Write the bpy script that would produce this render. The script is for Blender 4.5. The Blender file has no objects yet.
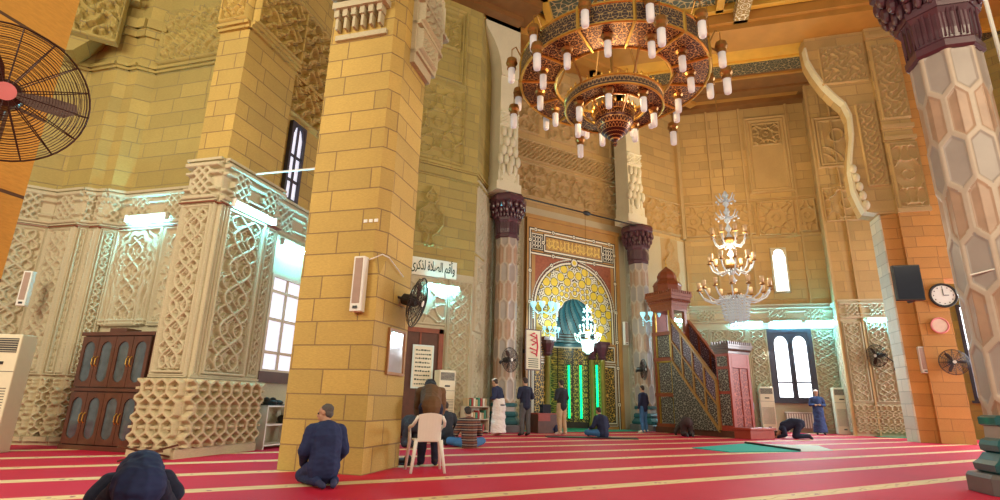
import bpy, bmesh, math, random
import numpy as np
from mathutils import Vector, Matrix, noise
random.seed(7); rng = np.random.default_rng(7)
PI = math.pi
sc = bpy.context.scene
COL = sc.collection
S2 = math.sqrt(.5)
D = (S2, -S2); E_ = (S2, S2); XD = (1., 0.); YD = (0., 1.)

# ------------------------------------------------------------------ mesh builder
class MB:
    def __init__(s): s.v = []; s.f = []; s.m = []
    def add(s, vs, fs, mi=0):
        k = len(s.v); s.v += [tuple(map(float, p)) for p in vs]
        for f in fs: s.f.append(tuple(i + k for i in f)); s.m.append(mi)
        return s
    def box(s, x0, x1, y0, y1, z0, z1, mi=0):
        v = [(x0,y0,z0),(x1,y0,z0),(x1,y1,z0),(x0,y1,z0),(x0,y0,z1),(x1,y0,z1),(x1,y1,z1),(x0,y1,z1)]
        return s.add(v, [(0,3,2,1),(4,5,6,7),(0,1,5,4),(1,2,6,5),(2,3,7,6),(3,0,4,7)], mi)
    def ebox(s, p, t, u0, u1, d0, d1, z0, z1, mi=0):
        # box on a wall frame: u along t from p, d outwards towards the room (n = (ty,-tx))
        n = (t[1], -t[0]); q = lambda u, d, z: (p[0]+t[0]*u+n[0]*d, p[1]+t[1]*u+n[1]*d, z)
        v = [q(u0,d1,z0),q(u1,d1,z0),q(u1,d0,z0),q(u0,d0,z0),q(u0,d1,z1),q(u1,d1,z1),q(u1,d0,z1),q(u0,d0,z1)]
        return s.add(v, [(0,3,2,1),(4,5,6,7),(0,1,5,4),(1,2,6,5),(2,3,7,6),(3,0,4,7)], mi)
    def prism(s, poly, z0, z1, mi=0):
        n = len(poly); v = [(x,y,z0) for x,y in poly] + [(x,y,z1) for x,y in poly]
        fs = [(i,(i+1)%n,(i+1)%n+n,i+n) for i in range(n)] + [tuple(range(n-1,-1,-1)), tuple(range(n,2*n))]
        return s.add(v, fs, mi)
    def slab(s, out, p, t, d0, d1, mi=0):
        # outline in (u,z) extruded from depth d0 to d1
        n = (t[1], -t[0]); k = len(out)
        v = [(p[0]+t[0]*u+n[0]*d, p[1]+t[1]*u+n[1]*d, z) for d in (d1, d0) for u, z in out]
        fs = [tuple(range(k)), tuple(range(2*k-1, k-1, -1))] + [(i, i+k, (i+1)%k+k, (i+1)%k) for i in range(k)]
        return s.add(v, fs, mi)
    def tube(s, path, r, seg=8, mi=0, close=False, caps=True):
        P = [Vector(p) for p in path]; n = len(P); rs = r if isinstance(r, (list, tuple)) else [r]*n
        k = len(s.v); up = Vector((0,0,1)); last = None
        for i in range(n):
            if close: d = P[(i+1)%n] - P[i-1]
            else: d = P[min(i+1,n-1)] - P[max(i-1,0)]
            if d.length < 1e-9: d = Vector((0,0,1))
            d.normalize()
            a = last if last is not None else (up if abs(d.z) < .95 else Vector((1,0,0)))
            a = (a - d*a.dot(d))
            if a.length < 1e-5: a = d.orthogonal()
            a.normalize(); last = a; b = d.cross(a)
            for j in range(seg):
                q = 2*PI*j/seg; s.v.append(tuple(P[i] + (a*math.cos(q)+b*math.sin(q))*rs[i]))
        for i in range(n if close else n-1):
            for j in range(seg):
                i2 = (i+1)%n
                s.f.append((k+i*seg+j, k+i*seg+(j+1)%seg, k+i2*seg+(j+1)%seg, k+i2*seg+j)); s.m.append(mi)
        if caps and not close:
            s.f.append(tuple(k+j for j in range(seg-1,-1,-1))); s.m.append(mi)
            s.f.append(tuple(k+(n-1)*seg+j for j in range(seg))); s.m.append(mi)
        return s
    def ring(s, c, R, r, axis=(0,0,1), n=40, seg=6, mi=0):
        q = Vector((0,0,1)).rotation_difference(Vector(axis).normalized())
        return s.tube([Vector(c) + q @ Vector((R*math.cos(2*PI*i/n), R*math.sin(2*PI*i/n), 0)) for i in range(n)], r, seg, mi, close=True)
    def lathe(s, prof, seg=24, c=(0,0,0), mi=0, ph=0., caps=True):
        k = len(s.v)
        for r, z in prof:
            for j in range(seg):
                a = ph + 2*PI*j/seg; s.v.append((c[0]+r*math.cos(a), c[1]+r*math.sin(a), c[2]+z))
        for i in range(len(prof)-1):
            for j in range(seg):
                s.f.append((k+i*seg+j, k+i*seg+(j+1)%seg, k+(i+1)*seg+(j+1)%seg, k+(i+1)*seg+j)); s.m.append(mi)
        if caps:
            s.f.append(tuple(k+j for j in range(seg-1,-1,-1))); s.m.append(mi)
            s.f.append(tuple(k+(len(prof)-1)*seg+j for j in range(seg))); s.m.append(mi)
        return s
    def ball(s, c, r, mi=0, seg=10, rings=6):
        rx, ry, rz = r if isinstance(r, (tuple, list)) else (r, r, r); k = len(s.v)
        s.v.append((c[0],c[1],c[2]-rz))
        for i in range(1, rings):
            a = -PI/2 + PI*i/rings
            for j in range(seg):
                b = 2*PI*j/seg; s.v.append((c[0]+rx*math.cos(a)*math.cos(b), c[1]+ry*math.cos(a)*math.sin(b), c[2]+rz*math.sin(a)))
        s.v.append((c[0],c[1],c[2]+rz)); e = len(s.v)-1
        for j in range(seg):
            s.f.append((k, k+1+(j+1)%seg, k+1+j)); s.m.append(mi)
            s.f.append((e, e-seg+j, e-seg+(j+1)%seg)); s.m.append(mi)
        for i in range(rings-2):
            for j in range(seg):
                s.f.append((k+1+i*seg+j, k+1+i*seg+(j+1)%seg, k+1+(i+1)*seg+(j+1)%seg, k+1+(i+1)*seg+j)); s.m.append(mi)
        return s
    def build(s, name, mat, parent=None, smooth=False, bevel=0, loc=None):
        me = bpy.data.meshes.new(name); me.from_pydata(s.v, [], s.f); me.update()
        mats = mat if isinstance(mat, (list, tuple)) else [mat]
        for m in mats: me.materials.append(m)
        if len(mats) > 1: me.polygons.foreach_set('material_index', s.m)
        auto_uv(me)
        if smooth: me.polygons.foreach_set('use_smooth', [True]*len(me.polygons))
        o = bpy.data.objects.new(name, me); COL.objects.link(o)
        if parent: o.parent = parent
        if loc: o.location = loc
        if bevel:
            b = o.modifiers.new('bevel', 'BEVEL'); b.width = bevel; b.segments = 2; b.limit_method = 'ANGLE'; b.angle_limit = .7
        return o

def auto_uv(me):
    n = len(me.loops)
    if not n: return
    uvl = me.uv_layers.new(name='metres')
    co = np.empty(len(me.vertices)*3); me.vertices.foreach_get('co', co); co = co.reshape(-1,3)
    li = np.empty(n, int); me.loops.foreach_get('vertex_index', li)
    pn = np.empty(len(me.polygons)*3); me.polygons.foreach_get('normal', pn); pn = pn.reshape(-1,3)
    lt = np.empty(len(me.polygons), int); me.polygons.foreach_get('loop_total', lt)
    nn = np.repeat(pn, lt, axis=0); p = co[li]
    h = np.hypot(nn[:,0], nn[:,1]); hs = np.maximum(h, 1e-6)
    u = np.where(h > .35, (-nn[:,1]*p[:,0] + nn[:,0]*p[:,1])/hs, p[:,0])
    v = np.where(h > .35, p[:,2], p[:,1])
    uvl.data.foreach_set('uv', np.stack([u, v], 1).ravel())

def grid_obj(name, P, mat, parent=None, midx=None, keep=None, smooth=True, close_u=False):
    # P: (nv, nu, 3) points -> one surface
    nv, nu, _ = P.shape; me = bpy.data.meshes.new(name)
    idx = np.arange(nv*nu).reshape(nv, nu)
    if close_u: idx = np.concatenate([idx, idx[:, :1]], 1)
    q = np.stack([idx[:-1,:-1], idx[:-1,1:], idx[1:,1:], idx[1:,:-1]], -1).reshape(-1,4)
    if keep is not None: q = q[keep.reshape(-1)]
    me.vertices.add(nv*nu); me.vertices.foreach_set('co', P.reshape(-1).astype(np.float32))
    me.loops.add(len(q)*4); me.loops.foreach_set('vertex_index', q.reshape(-1).astype(np.int32))
    me.polygons.add(len(q)); me.polygons.foreach_set('loop_start', np.arange(0, len(q)*4, 4, dtype=np.int32))
    me.polygons.foreach_set('loop_total', np.full(len(q), 4, np.int32))
    for m in (mat if isinstance(mat, (list, tuple)) else [mat]): me.materials.append(m)
    if midx is not None:
        mm = midx.reshape(-1)
        if keep is not None: mm = mm[keep.reshape(-1)]
        me.polygons.foreach_set('material_index', mm.astype(np.int32))
    me.update(calc_edges=True); me.validate()
    if smooth: me.polygons.foreach_set('use_smooth', [True]*len(me.polygons))
    auto_uv(me)
    o = bpy.data.objects.new(name, me); COL.objects.link(o)
    if parent: o.parent = parent
    return o

# ------------------------------------------------------------------ tagging
def tagt(o, label, cat, group=None):
    o['label'] = label; o['category'] = cat
    if group: o['group'] = group
    return o
def thing(name, label, cat, loc=(0,0,0), rz=0., group=None):
    o = bpy.data.objects.new(name, None); COL.objects.link(o); o.empty_display_size = .1
    o.location = loc; o.rotation_euler = (0,0,rz)
    return tagt(o, label, cat, group)
def struct(o): o['kind'] = 'structure'; return o
def dup(root, loc=None, rz=None, label=None, group=None, scale=None):
    def cp(o, par):
        c = o.copy(); COL.objects.link(c); c.parent = par
        for ch in o.children: cp(ch, c)
        return c
    r = cp(root, None)
    if loc is not None: r.location = loc
    if rz is not None: r.rotation_euler = (0,0,rz)
    if label: r['label'] = label
    if group: r['group'] = group
    if scale: r.scale = (scale,)*3
    return r

# ------------------------------------------------------------------ materials
def newmat(name):
    m = bpy.data.materials.new(name); m.use_nodes = True
    nt = m.node_tree; b = nt.nodes['Principled BSDF']; return m, nt, b
def N(nt, kind, **kw):
    n = nt.nodes.new(kind)
    for k, v in kw.items():
        if k in n.inputs: n.inputs[k].default_value = v
        else: setattr(n, k, v)
    return n
def rgb(c): return (c[0], c[1], c[2], 1.)
def plain(name, c, rough=.6, metal=0., var=.12, scale=12., emit=None, es=1., bump=0., trans=0., alpha=None, coat=0.):
    m, nt, b = newmat(name)
    tc = N(nt, 'ShaderNodeTexCoord'); no = N(nt, 'ShaderNodeTexNoise'); no.inputs['Scale'].default_value = scale
    no.inputs['Detail'].default_value = 3
    nt.links.new(tc.outputs['Object'], no.inputs['Vector'])
    mx = N(nt, 'ShaderNodeMixRGB'); mx.inputs['Color1'].default_value = rgb([x*(1-var) for x in c]); mx.inputs['Color2'].default_value = rgb([min(1, x*(1+var)) for x in c])
    nt.links.new(no.outputs['Fac'], mx.inputs['Fac']); nt.links.new(mx.outputs['Color'], b.inputs['Base Color'])
    b.inputs['Roughness'].default_value = rough; b.inputs['Metallic'].default_value = metal
    b.inputs['Transmission Weight'].default_value = trans; b.inputs['Coat Weight'].default_value = coat
    if emit: b.inputs['Emission Color'].default_value = rgb(emit); b.inputs['Emission Strength'].default_value = es
    if bump:
        bp = N(nt, 'ShaderNodeBump'); bp.inputs['Strength'].default_value = .6; bp.inputs['Distance'].default_value = bump
        nt.links.new(no.outputs['Fac'], bp.inputs['Height']); nt.links.new(bp.outputs['Normal'], b.inputs['Normal'])
    return m
def stone(name, c, row=.42, brick=1.05, mortar=.014, mcol=None, var=.14, bump=.02, blocks=True, rough=.75):
    m, nt, b = newmat(name)
    uv = N(nt, 'ShaderNodeUVMap'); no = N(nt, 'ShaderNodeTexNoise'); no.inputs['Scale'].default_value = 1.3; no.inputs['Detail'].default_value = 6
    nf = N(nt, 'ShaderNodeTexNoise'); nf.inputs['Scale'].default_value = 22.; nf.inputs['Detail'].default_value = 4
    tc = N(nt, 'ShaderNodeTexCoord')
    nt.links.new(tc.outputs['Object'], no.inputs['Vector'])
    mp = N(nt, 'ShaderNodeMapping'); mp.inputs['Scale'].default_value = (1, 1, 3.5); nt.links.new(tc.outputs['Object'], mp.inputs['Vector']); nt.links.new(mp.outputs['Vector'], nf.inputs['Vector'])
    mx = N(nt, 'ShaderNodeMixRGB'); mx.inputs['Color1'].default_value = rgb([x*(1-var) for x in c]); mx.inputs['Color2'].default_value = rgb([min(1, x*(1+var)) for x in c])
    nt.links.new(no.outputs['Fac'], mx.inputs['Fac'])
    cur = mx.outputs['Color']; h = None
    if blocks:
        br = N(nt, 'ShaderNodeTexBrick'); br.offset = .37; br.offset_frequency = 2; br.squash = .8; br.squash_frequency = 3
        br.inputs['Scale'].default_value = 1.; br.inputs['Brick Width'].default_value = brick; br.inputs['Row Height'].default_value = row
        br.inputs['Mortar Size'].default_value = mortar; br.inputs['Mortar Smooth'].default_value = .2; br.inputs['Bias'].default_value = 0
        br.inputs['Color1'].default_value = (.86,.86,.84,1); br.inputs['Color2'].default_value = (1.1,1.07,1.0,1)
        mc = mcol or [x*.45 for x in c]
        br.inputs['Mortar'].default_value = rgb([mc[i]/max(c[i],.01) for i in range(3)])
        nt.links.new(uv.outputs['UV'], br.inputs['Vector'])
        mu = N(nt, 'ShaderNodeMixRGB', blend_type='MULTIPLY'); mu.inputs['Fac'].default_value = 1.
        nt.links.new(cur, mu.inputs['Color1']); nt.links.new(br.outputs['Color'], mu.inputs['Color2']); cur = mu.outputs['Color']; h = br.outputs['Fac']
    m2 = N(nt, 'ShaderNodeMixRGB', blend_type='MULTIPLY'); m2.inputs['Fac'].default_value = .35
    nt.links.new(cur, m2.inputs['Color1']); nt.links.new(nf.outputs['Fac'], m2.inputs['Color2']); cur = m2.outputs['Color']
    nt.links.new(cur, b.inputs['Base Color']); b.inputs['Roughness'].default_value = rough
    bp = N(nt, 'ShaderNodeBump'); bp.inputs['Strength'].default_value = .35; bp.inputs['Distance'].default_value = .01
    nt.links.new(nf.outputs['Fac'], bp.inputs['Height'])
    last = bp
    if h is not None:
        b2 = N(nt, 'ShaderNodeBump', invert=True); b2.inputs['Strength'].default_value = .9; b2.inputs['Distance'].default_value = bump
        nt.links.new(h, b2.inputs['Height']); nt.links.new(bp.outputs['Normal'], b2.inputs['Normal']); last = b2
    nt.links.new(last.outputs['Normal'], b.inputs['Normal'])
    return m
def math_n(nt, op, a, bb=None, c=None):
    n = N(nt, 'ShaderNodeMath', operation=op)
    for i, x in enumerate((a, bb, c)):
        if x is None: continue
        if isinstance(x, (int, float)): n.inputs[i].default_value = x
        else: nt.links.new(x, n.inputs[i])
    return n.outputs[0]
def lattice(name, c1, c2, per=.3, thr=.15, metal=0., rough=.45, c3=None):
    # eightfold star lattice from summed cosines, two inlay colours
    m, nt, b = newmat(name); uv = N(nt, 'ShaderNodeUVMap'); sp = N(nt, 'ShaderNodeSeparateXYZ'); nt.links.new(uv.outputs['UV'], sp.inputs[0])
    tot = None
    for k in range(4):
        a = k*PI/4
        ang = math_n(nt, 'ADD', math_n(nt, 'MULTIPLY', sp.outputs[0], math.cos(a)*2*PI/per), math_n(nt, 'MULTIPLY', sp.outputs[1], math.sin(a)*2*PI/per))
        cs = math_n(nt, 'COSINE', ang); tot = cs if tot is None else math_n(nt, 'ADD', tot, cs)
    d = math_n(nt, 'ABSOLUTE', math_n(nt, 'SUBTRACT', tot, thr))
    f = math_n(nt, 'LESS_THAN', d, .55)
    mx = N(nt, 'ShaderNodeMixRGB'); mx.inputs['Color1'].default_value = rgb(c1); mx.inputs['Color2'].default_value = rgb(c2)
    nt.links.new(f, mx.inputs['Fac']); nt.links.new(mx.outputs['Color'], b.inputs['Base Color'])
    b.inputs['Roughness'].default_value = rough; b.inputs['Metallic'].default_value = metal
    bp = N(nt, 'ShaderNodeBump'); bp.inputs['Strength'].default_value = .7; bp.inputs['Distance'].default_value = .01
    nt.links.new(f, bp.inputs['Height']); nt.links.new(bp.outputs['Normal'], b.inputs['Normal'])
    return m
def glow(name, c, s):
    m, nt, b = newmat(name); b.inputs['Base Color'].default_value = rgb(c); b.inputs['Emission Color'].default_value = rgb(c); b.inputs['Emission Strength'].default_value = s
    return m
def carpet():
    m, nt, b = newmat('red_striped_carpet'); tc = N(nt, 'ShaderNodeTexCoord'); sp = N(nt, 'ShaderNodeSeparateXYZ'); nt.links.new(tc.outputs['Object'], sp.inputs[0])
    y = math_n(nt, 'FRACT', math_n(nt, 'DIVIDE', math_n(nt, 'ADD', sp.outputs[1], -5.56+1.415*8), 1.415))
    st = math_n(nt, 'LESS_THAN', y, .185)
    edge = math_n(nt, 'LESS_THAN', math_n(nt, 'ABSOLUTE', math_n(nt, 'SUBTRACT', math_n(nt, 'ABSOLUTE', math_n(nt, 'SUBTRACT', y, .0925)), .062)), .006)
    # woven motif: repeating leaf flecks along each stripe
    ph = math_n(nt, 'MULTIPLY', sp.outputs[0], 2*PI/.62)
    wav = math_n(nt, 'MULTIPLY', math_n(nt, 'SINE', ph), .024)
    vine = math_n(nt, 'LESS_THAN', math_n(nt, 'ABSOLUTE', math_n(nt, 'SUBTRACT', math_n(nt, 'SUBTRACT', y, .0925), wav)), .008)
    vo = N(nt, 'ShaderNodeTexVoronoi'); vo.inputs['Scale'].default_value = 9.; nt.links.new(tc.outputs['Object'], vo.inputs['Vector'])
    fl = math_n(nt, 'LESS_THAN', vo.outputs['Distance'], .26)
    gate = math_n(nt, 'LESS_THAN', math_n(nt, 'ABSOLUTE', math_n(nt, 'SUBTRACT', y, .0925)), .045)
    gt2 = math_n(nt, 'GREATER_THAN', math_n(nt, 'SINE', math_n(nt, 'MULTIPLY', sp.outputs[0], 2*PI/1.1)), -.1)
    fl = math_n(nt, 'MULTIPLY', math_n(nt, 'MULTIPLY', fl, gate), gt2)
    no = N(nt, 'ShaderNodeTexNoise'); no.inputs['Scale'].default_value = 1.2; nt.links.new(tc.outputs['Object'], no.inputs['Vector'])
    red = N(nt, 'ShaderNodeMixRGB'); red.inputs['Color1'].default_value = (.50,.006,.035,1); red.inputs['Color2'].default_value = (.64,.014,.060,1); nt.links.new(no.outputs['Fac'], red.inputs['Fac'])
    m1 = N(nt, 'ShaderNodeMixRGB'); m1.inputs['Color2'].default_value = (.84,.66,.36,1); nt.links.new(st, m1.inputs['Fac']); nt.links.new(red.outputs['Color'], m1.inputs['Color1'])
    m2 = N(nt, 'ShaderNodeMixRGB'); m2.inputs['Color2'].default_value = (.55,.33,.12,1); nt.links.new(math_n(nt, 'MULTIPLY', math_n(nt, 'MAXIMUM', math_n(nt,'MULTIPLY',vine,.8), math_n(nt,'MULTIPLY',edge,.7)), st), m2.inputs['Fac']); nt.links.new(m1.outputs['Color'], m2.inputs['Color1'])
    m3 = N(nt, 'ShaderNodeMixRGB'); m3.inputs['Color2'].default_value = (.35,.10,.16,1); nt.links.new(fl, m3.inputs['Fac']); nt.links.new(m2.outputs['Color'], m3.inputs['Color1'])
    nt.links.new(m3.outputs['Color'], b.inputs['Base Color']); b.inputs['Roughness'].default_value = .62
    b.inputs['Specular IOR Level'].default_value = .3
    nf = N(nt, 'ShaderNodeTexNoise'); nf.inputs['Scale'].default_value = 90.; nt.links.new(tc.outputs['Object'], nf.inputs['Vector'])
    bp = N(nt, 'ShaderNodeBump'); bp.inputs['Strength'].default_value = .5; bp.inputs['Distance'].default_value = .01; nt.links.new(nf.outputs['Fac'], bp.inputs['Height']); nt.links.new(bp.outputs['Normal'], b.inputs['Normal'])
    return m
M = {}
M['lime'] = stone('carved_limestone', (.60,.52,.34), blocks=False, var=.12)
M['limeb'] = stone('carved_limestone_base', (.62,.51,.31), blocks=False, var=.12)
M['gold'] = stone('yellow_sandstone', (.60,.41,.11), row=.35, brick=.95, mortar=.010, mcol=(.33,.21,.08))
M['wall'] = stone('wall_sandstone', (.47,.36,.11), row=.36, brick=.9, mortar=.009, mcol=(.34,.27,.12))
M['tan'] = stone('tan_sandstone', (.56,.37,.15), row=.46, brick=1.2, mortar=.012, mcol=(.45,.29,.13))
M['tanp'] = stone('tan_carved_stone', (.55,.36,.15), blocks=False)
M['orange'] = stone('orange_lit_sandstone', (.64,.30,.075), row=.40, brick=.95, mortar=.010, mcol=(.40,.19,.05))  # warm light on the right pier is painted into this stone colour
M['pale'] = stone('pale_limestone', (.74,.68,.52), row=.42, brick=1.4, mcol=(.5,.45,.33))
M['palep'] = stone('pale_plain_stone', (.74,.66,.46), blocks=False)
M['carpet'] = carpet()
M['green_carpet'] = plain('green_carpet', (.02,.30,.17), .9, bump=.01, scale=60)
M['teal_mat'] = plain('teal_mat', (.01,.42,.34), .85, bump=.004, scale=50)
M['pale_mat'] = plain('pale_mat', (.70,.80,.74), .85)
M['dwood'] = plain('dark_wood', (.10,.035,.018), .35, var=.4, scale=6, coat=.3)
M['rwood'] = plain('red_brown_wood', (.24,.055,.02), .4, var=.3, scale=8, coat=.2)
M['redw'] = plain('red_painted_wood', (.33,.045,.022), .4, var=.25, scale=10)
M['cwood'] = plain('ceiling_wood', (.20,.085,.022), .5, var=.35, scale=2)
M['gwood'] = plain('gilt_ceiling_wood', (.62,.34,.05), .4, var=.25, scale=1.5)
M['owood'] = plain('ochre_ceiling_wood', (.42,.20,.04), .45, var=.25, scale=1.5)
M['ceilpat'] = lattice('painted_ceiling', (.08,.10,.07), (.50,.38,.18), per=.34, thr=.2)
M['ceilpat2'] = lattice('painted_frieze', (.05,.05,.03), (.36,.27,.13), per=.2, thr=.4)
M['mlat'] = lattice('gold_lattice', (.06,.05,.02), (.78,.50,.10), per=.16, thr=.1, rough=.35)
M['plat'] = lattice('inlaid_lattice', (.05,.04,.03), (.34,.29,.22), per=.13, thr=.2)
M['plat2'] = lattice('inlaid_star_panel', (.05,.025,.02), (.36,.32,.24), per=.12, thr=.3)
M['violat'] = lattice('turned_wood_screen', (.05,.012,.03), (.42,.30,.38), per=.085, thr=.2)
M['redlat'] = lattice('red_carved_panel', (.20,.02,.01), (.46,.08,.03), per=.17, thr=.3)
M['bronze'] = plain('bronze', (.36,.18,.05), .35, .8, var=.35, scale=10)
M['brass'] = plain('brass', (.70,.42,.09), .3, .85, var=.2)
M['filig'] = lattice('pierced_brass', (.06,.01,.006), (.62,.30,.09), per=.085, thr=.5, metal=.5, rough=.35)
M['filig2'] = lattice('pierced_band', (.07,.05,.05), (.45,.30,.13), per=.09, thr=.2, metal=.5, rough=.35)
M['capital'] = plain('dark_marble_capital', (.085,.028,.04), .3, var=.4, scale=5, coat=.4)
M['cgrey'] = plain('grey_marble', (.35,.29,.25), .35, var=.2, scale=3)
M['csal'] = plain('salmon_marble', (.40,.25,.16), .35, var=.3, scale=4)
M['cline'] = plain('pale_marble', (.47,.37,.28), .4, var=.1)
M['teal'] = plain('teal_marble', (.012,.10,.11), .3, var=.35, scale=6, coat=.3)
M['ped'] = plain('grey_pedestal_marble', (.12,.11,.11), .3, var=.25, scale=3)
M['white'] = plain('white_plastic', (.80,.79,.72), .45, var=.04)
M['acw'] = plain('ivory_casing', (.78,.72,.52), .45, var=.05)
M['acg'] = plain('dark_grille', (.05,.05,.05), .5)
M['black'] = plain('black_metal', (.02,.018,.018), .4, var=.2)
M['dbron'] = plain('dark_fan_metal', (.075,.035,.025), .4, .5)
M['pink'] = plain('pink_badge', (.75,.25,.25), .5)
M['screen'] = plain('dark_screen', (.015,.02,.035), .12)
M['mirror'] = plain('picture_glass', (.75,.80,.88), .08, .6, var=.25, scale=3)
M['sign'] = plain('cream_sign', (.80,.78,.62), .6, var=.04)
M['ink'] = plain('dark_green_paint', (.015,.05,.02), .5)
M['redink'] = plain('red_paint', (.65,.02,.06), .5)
M['paper'] = plain('paper', (.80,.74,.56), .7, var=.05)
M['glass'] = plain('cabinet_glass', (.07,.09,.10), .05, .0, var=.9, scale=5, coat=1.)
M['book'] = [plain('book_%s' % n, c, .6) for n, c in (('red',(.45,.05,.04)),('green',(.05,.22,.12)),('tan',(.55,.38,.2)),('cream',(.75,.68,.5)))]
M['tube'] = glow('fluorescent_glow', (.14,.72,.95), 260.)
M['greenl'] = glow('green_lamp_glow', (.0,.85,.28), 2.4)
M['bulb'] = glow('frosted_lamp_glass', (.62,.56,.54), .35)
M['crystal'] = plain('crystal', (.80,.86,.90), .08, var=.1, trans=.5, emit=(.8,.95,1.), es=.06)
M['crystal_l'] = plain('lit_crystal', (.80,.95,.95), .1, emit=(.55,1.,.95), es=2.6)
M['crystal_b'] = plain('lit_blue_crystal', (.5,.85,.95), .1, emit=(.3,.8,.95), es=1.0)
M['cup'] = plain('amber_cup', (.60,.42,.24), .2, var=.1, emit=(1.,.7,.4), es=.08)
M['day'] = glow('daylight_pane', (.88,.93,1.), 4.)
M['dayd'] = glow('dim_daylight_pane', (.80,.84,1.), .8)
M['frame'] = plain('dark_window_frame', (.045,.04,.06), .5)
M['wframe'] = plain('pale_window_frame', (.62,.50,.36), .5)
M['skin'] = plain('skin', (.50,.27,.17), .55, var=.08)
M['plast'] = plain('white_chair_plastic', (.80,.77,.70), .4, var=.04)
M['yel'] = plain('yellow_tile', (.95,.64,.05), .4, var=.2, scale=1.5)
M['olive'] = plain('olive_tile', (.66,.47,.06), .35, var=.25, scale=2)
M['cream'] = plain('cream_inlay', (.86,.80,.62), .35, var=.05)
M['dark'] = plain('black_inlay', (.03,.018,.012), .35)
M['brown'] = plain('brown_marble', (.46,.24,.07), .35, var=.25, scale=2)
M['redm'] = plain('red_mosaic', (.34,.09,.035), .4, var=.5, scale=9)
M['blue'] = plain('blue_mosaic', (.03,.20,.27), .3, var=.3)
M['ltblue'] = plain('pale_blue_mosaic', (.14,.32,.36), .3, var=.2)
M['gilt'] = plain('gilt_letters', (.80,.55,.14), .35, .2, var=.2)
M['colg'] = plain('green_gold_marble', (.22,.19,.03), .3, var=.3, scale=4, coat=.4)

# ------------------------------------------------------------------ relief carving
def rdg(d, w): return np.clip((w-np.abs(d))/(w*.30), 0, 1)
def f_frame(U, V, W, H, ins, w):
    e = np.minimum(np.minimum(U, W-U), np.minimum(V, H-V)); return rdg(e-ins, w)
def arab(U, V, W, H, p=None, w=.028):
    x = U-W/2; p = p or max(.55, W*1.15); a = W*.25; th = 2*PI*V/p
    g = np.sqrt(1+(a*2*PI/p*np.cos(th))**2)
    h = np.maximum(rdg((x-a*np.sin(th))/g, w), rdg((x+a*np.sin(th))/g, w))
    b = W*.17; g2 = np.sqrt(1+(b*4*PI/p*np.sin(2*th))**2)
    h = np.maximum(h, .85*rdg((np.abs(x)-W*.2-b*np.cos(2*th)*.8)/g2, w*.8))
    h = np.maximum(h, .8*rdg((x-a*.45*np.sin(th*2+1))/np.sqrt(1+(a*.9*2*PI/p*np.cos(th*2+1))**2), w*.65))
    q = min(W*.26, .24)
    lf = np.sin(2*PI*np.abs(x)/q+1.6*np.sin(th*2))*np.cos(2*PI*V/q+1.2*np.cos(2*PI*x/q))
    h = np.maximum(h, .62*np.clip((lf-.25)/.12, 0, 1)*(1-np.clip((lf-.80)/.08, 0, 1)*.8))
    e = np.minimum(np.minimum(U, W-U), np.minimum(V, H-V)); i = np.clip((e-.10)/.02, 0, 1)
    return np.maximum(h*i, np.maximum(f_frame(U,V,W,H,.07,.022), .8*f_frame(U,V,W,H,.015,.02)))
def weave(U, V, W, H, p=.42, w=.045):
    # basket of interlaced trapezoid strands
    h = 0*U; sp_ = p*.42; A = p*.22; tt = lambda t: 2*np.abs(2*(t-np.floor(t+.5)))-1
    for sg_ in (1, -1):
        t = tt(V/p); tr = np.clip(1.7*t, -1, 1); c = U-sg_*A*tr; k = c/sp_; d = (k-np.round(k))*sp_
        g = np.where(np.abs(t*1.7) < 1, np.sqrt(1+(A*1.7*4/p)**2), 1.)
        h = np.maximum(h, rdg(d/g, w*.5))
    k = V/p*2-.0; d = (k-np.round(k))*p/2; c = U/sp_; h = np.maximum(h, rdg(d, w*.5)*(np.abs(np.sin(PI*c+PI/2*np.round(k))) > .75))
    return h
def geo8(U, V, p=.5, thr=.5, w=.42):
    t = 0
    for k in range(4):
        a = k*PI/4; t = t+np.cos(2*PI/p*(math.cos(a)*U+math.sin(a)*V))
    return np.clip((w-np.abs(t-thr))/(w*.5), 0, 1)
def geo6(U, V, p=.5):
    t = 0
    for k in range(6):
        a = k*PI/6; t = t+np.cos(2*PI/p*(math.cos(a)*U+math.sin(a)*V))
    return np.clip((.6-np.abs(t-.7))/.3, 0, 1)
def tiled(U, V, W, H, q=.8, w=.024, p=.8):
    n = max(1, round(W/q)); q = W/n; u = U-np.floor(np.minimum(U, W-1e-4)/q)*q
    return arab(u, V, q, H, p, w)
def star(U, V, W, H, p=.5):
    e = np.minimum(np.minimum(U, W-U), np.minimum(V, H-V)); i = np.clip((e-.09)/.02, 0, 1)
    return np.maximum(geo8(U-W/2, V-H/2, p)*i, f_frame(U,V,W,H,.05,.025))
def swirl(U, V, W, H, p=.6):
    x = U-W/2; lf = np.sin(2*PI*x/p+1.9*np.sin(2*PI*V/p))*np.cos(2*PI*V/p+1.9*np.cos(2*PI*x/p)); g = np.sin(4*PI*x/p+1.2*np.cos(2*PI*V/p))*np.sin(4*PI*V/p)
    h = np.maximum(np.clip((.22-np.abs(lf))/.12, 0, 1), .7*np.clip((g-.35)/.2, 0, 1))
    e = np.minimum(np.minimum(U, W-U), np.minimum(V, H-V)); i = np.clip((e-.09)/.02, 0, 1)
    return np.maximum(h*i, f_frame(U,V,W,H,.05,.025))
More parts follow.
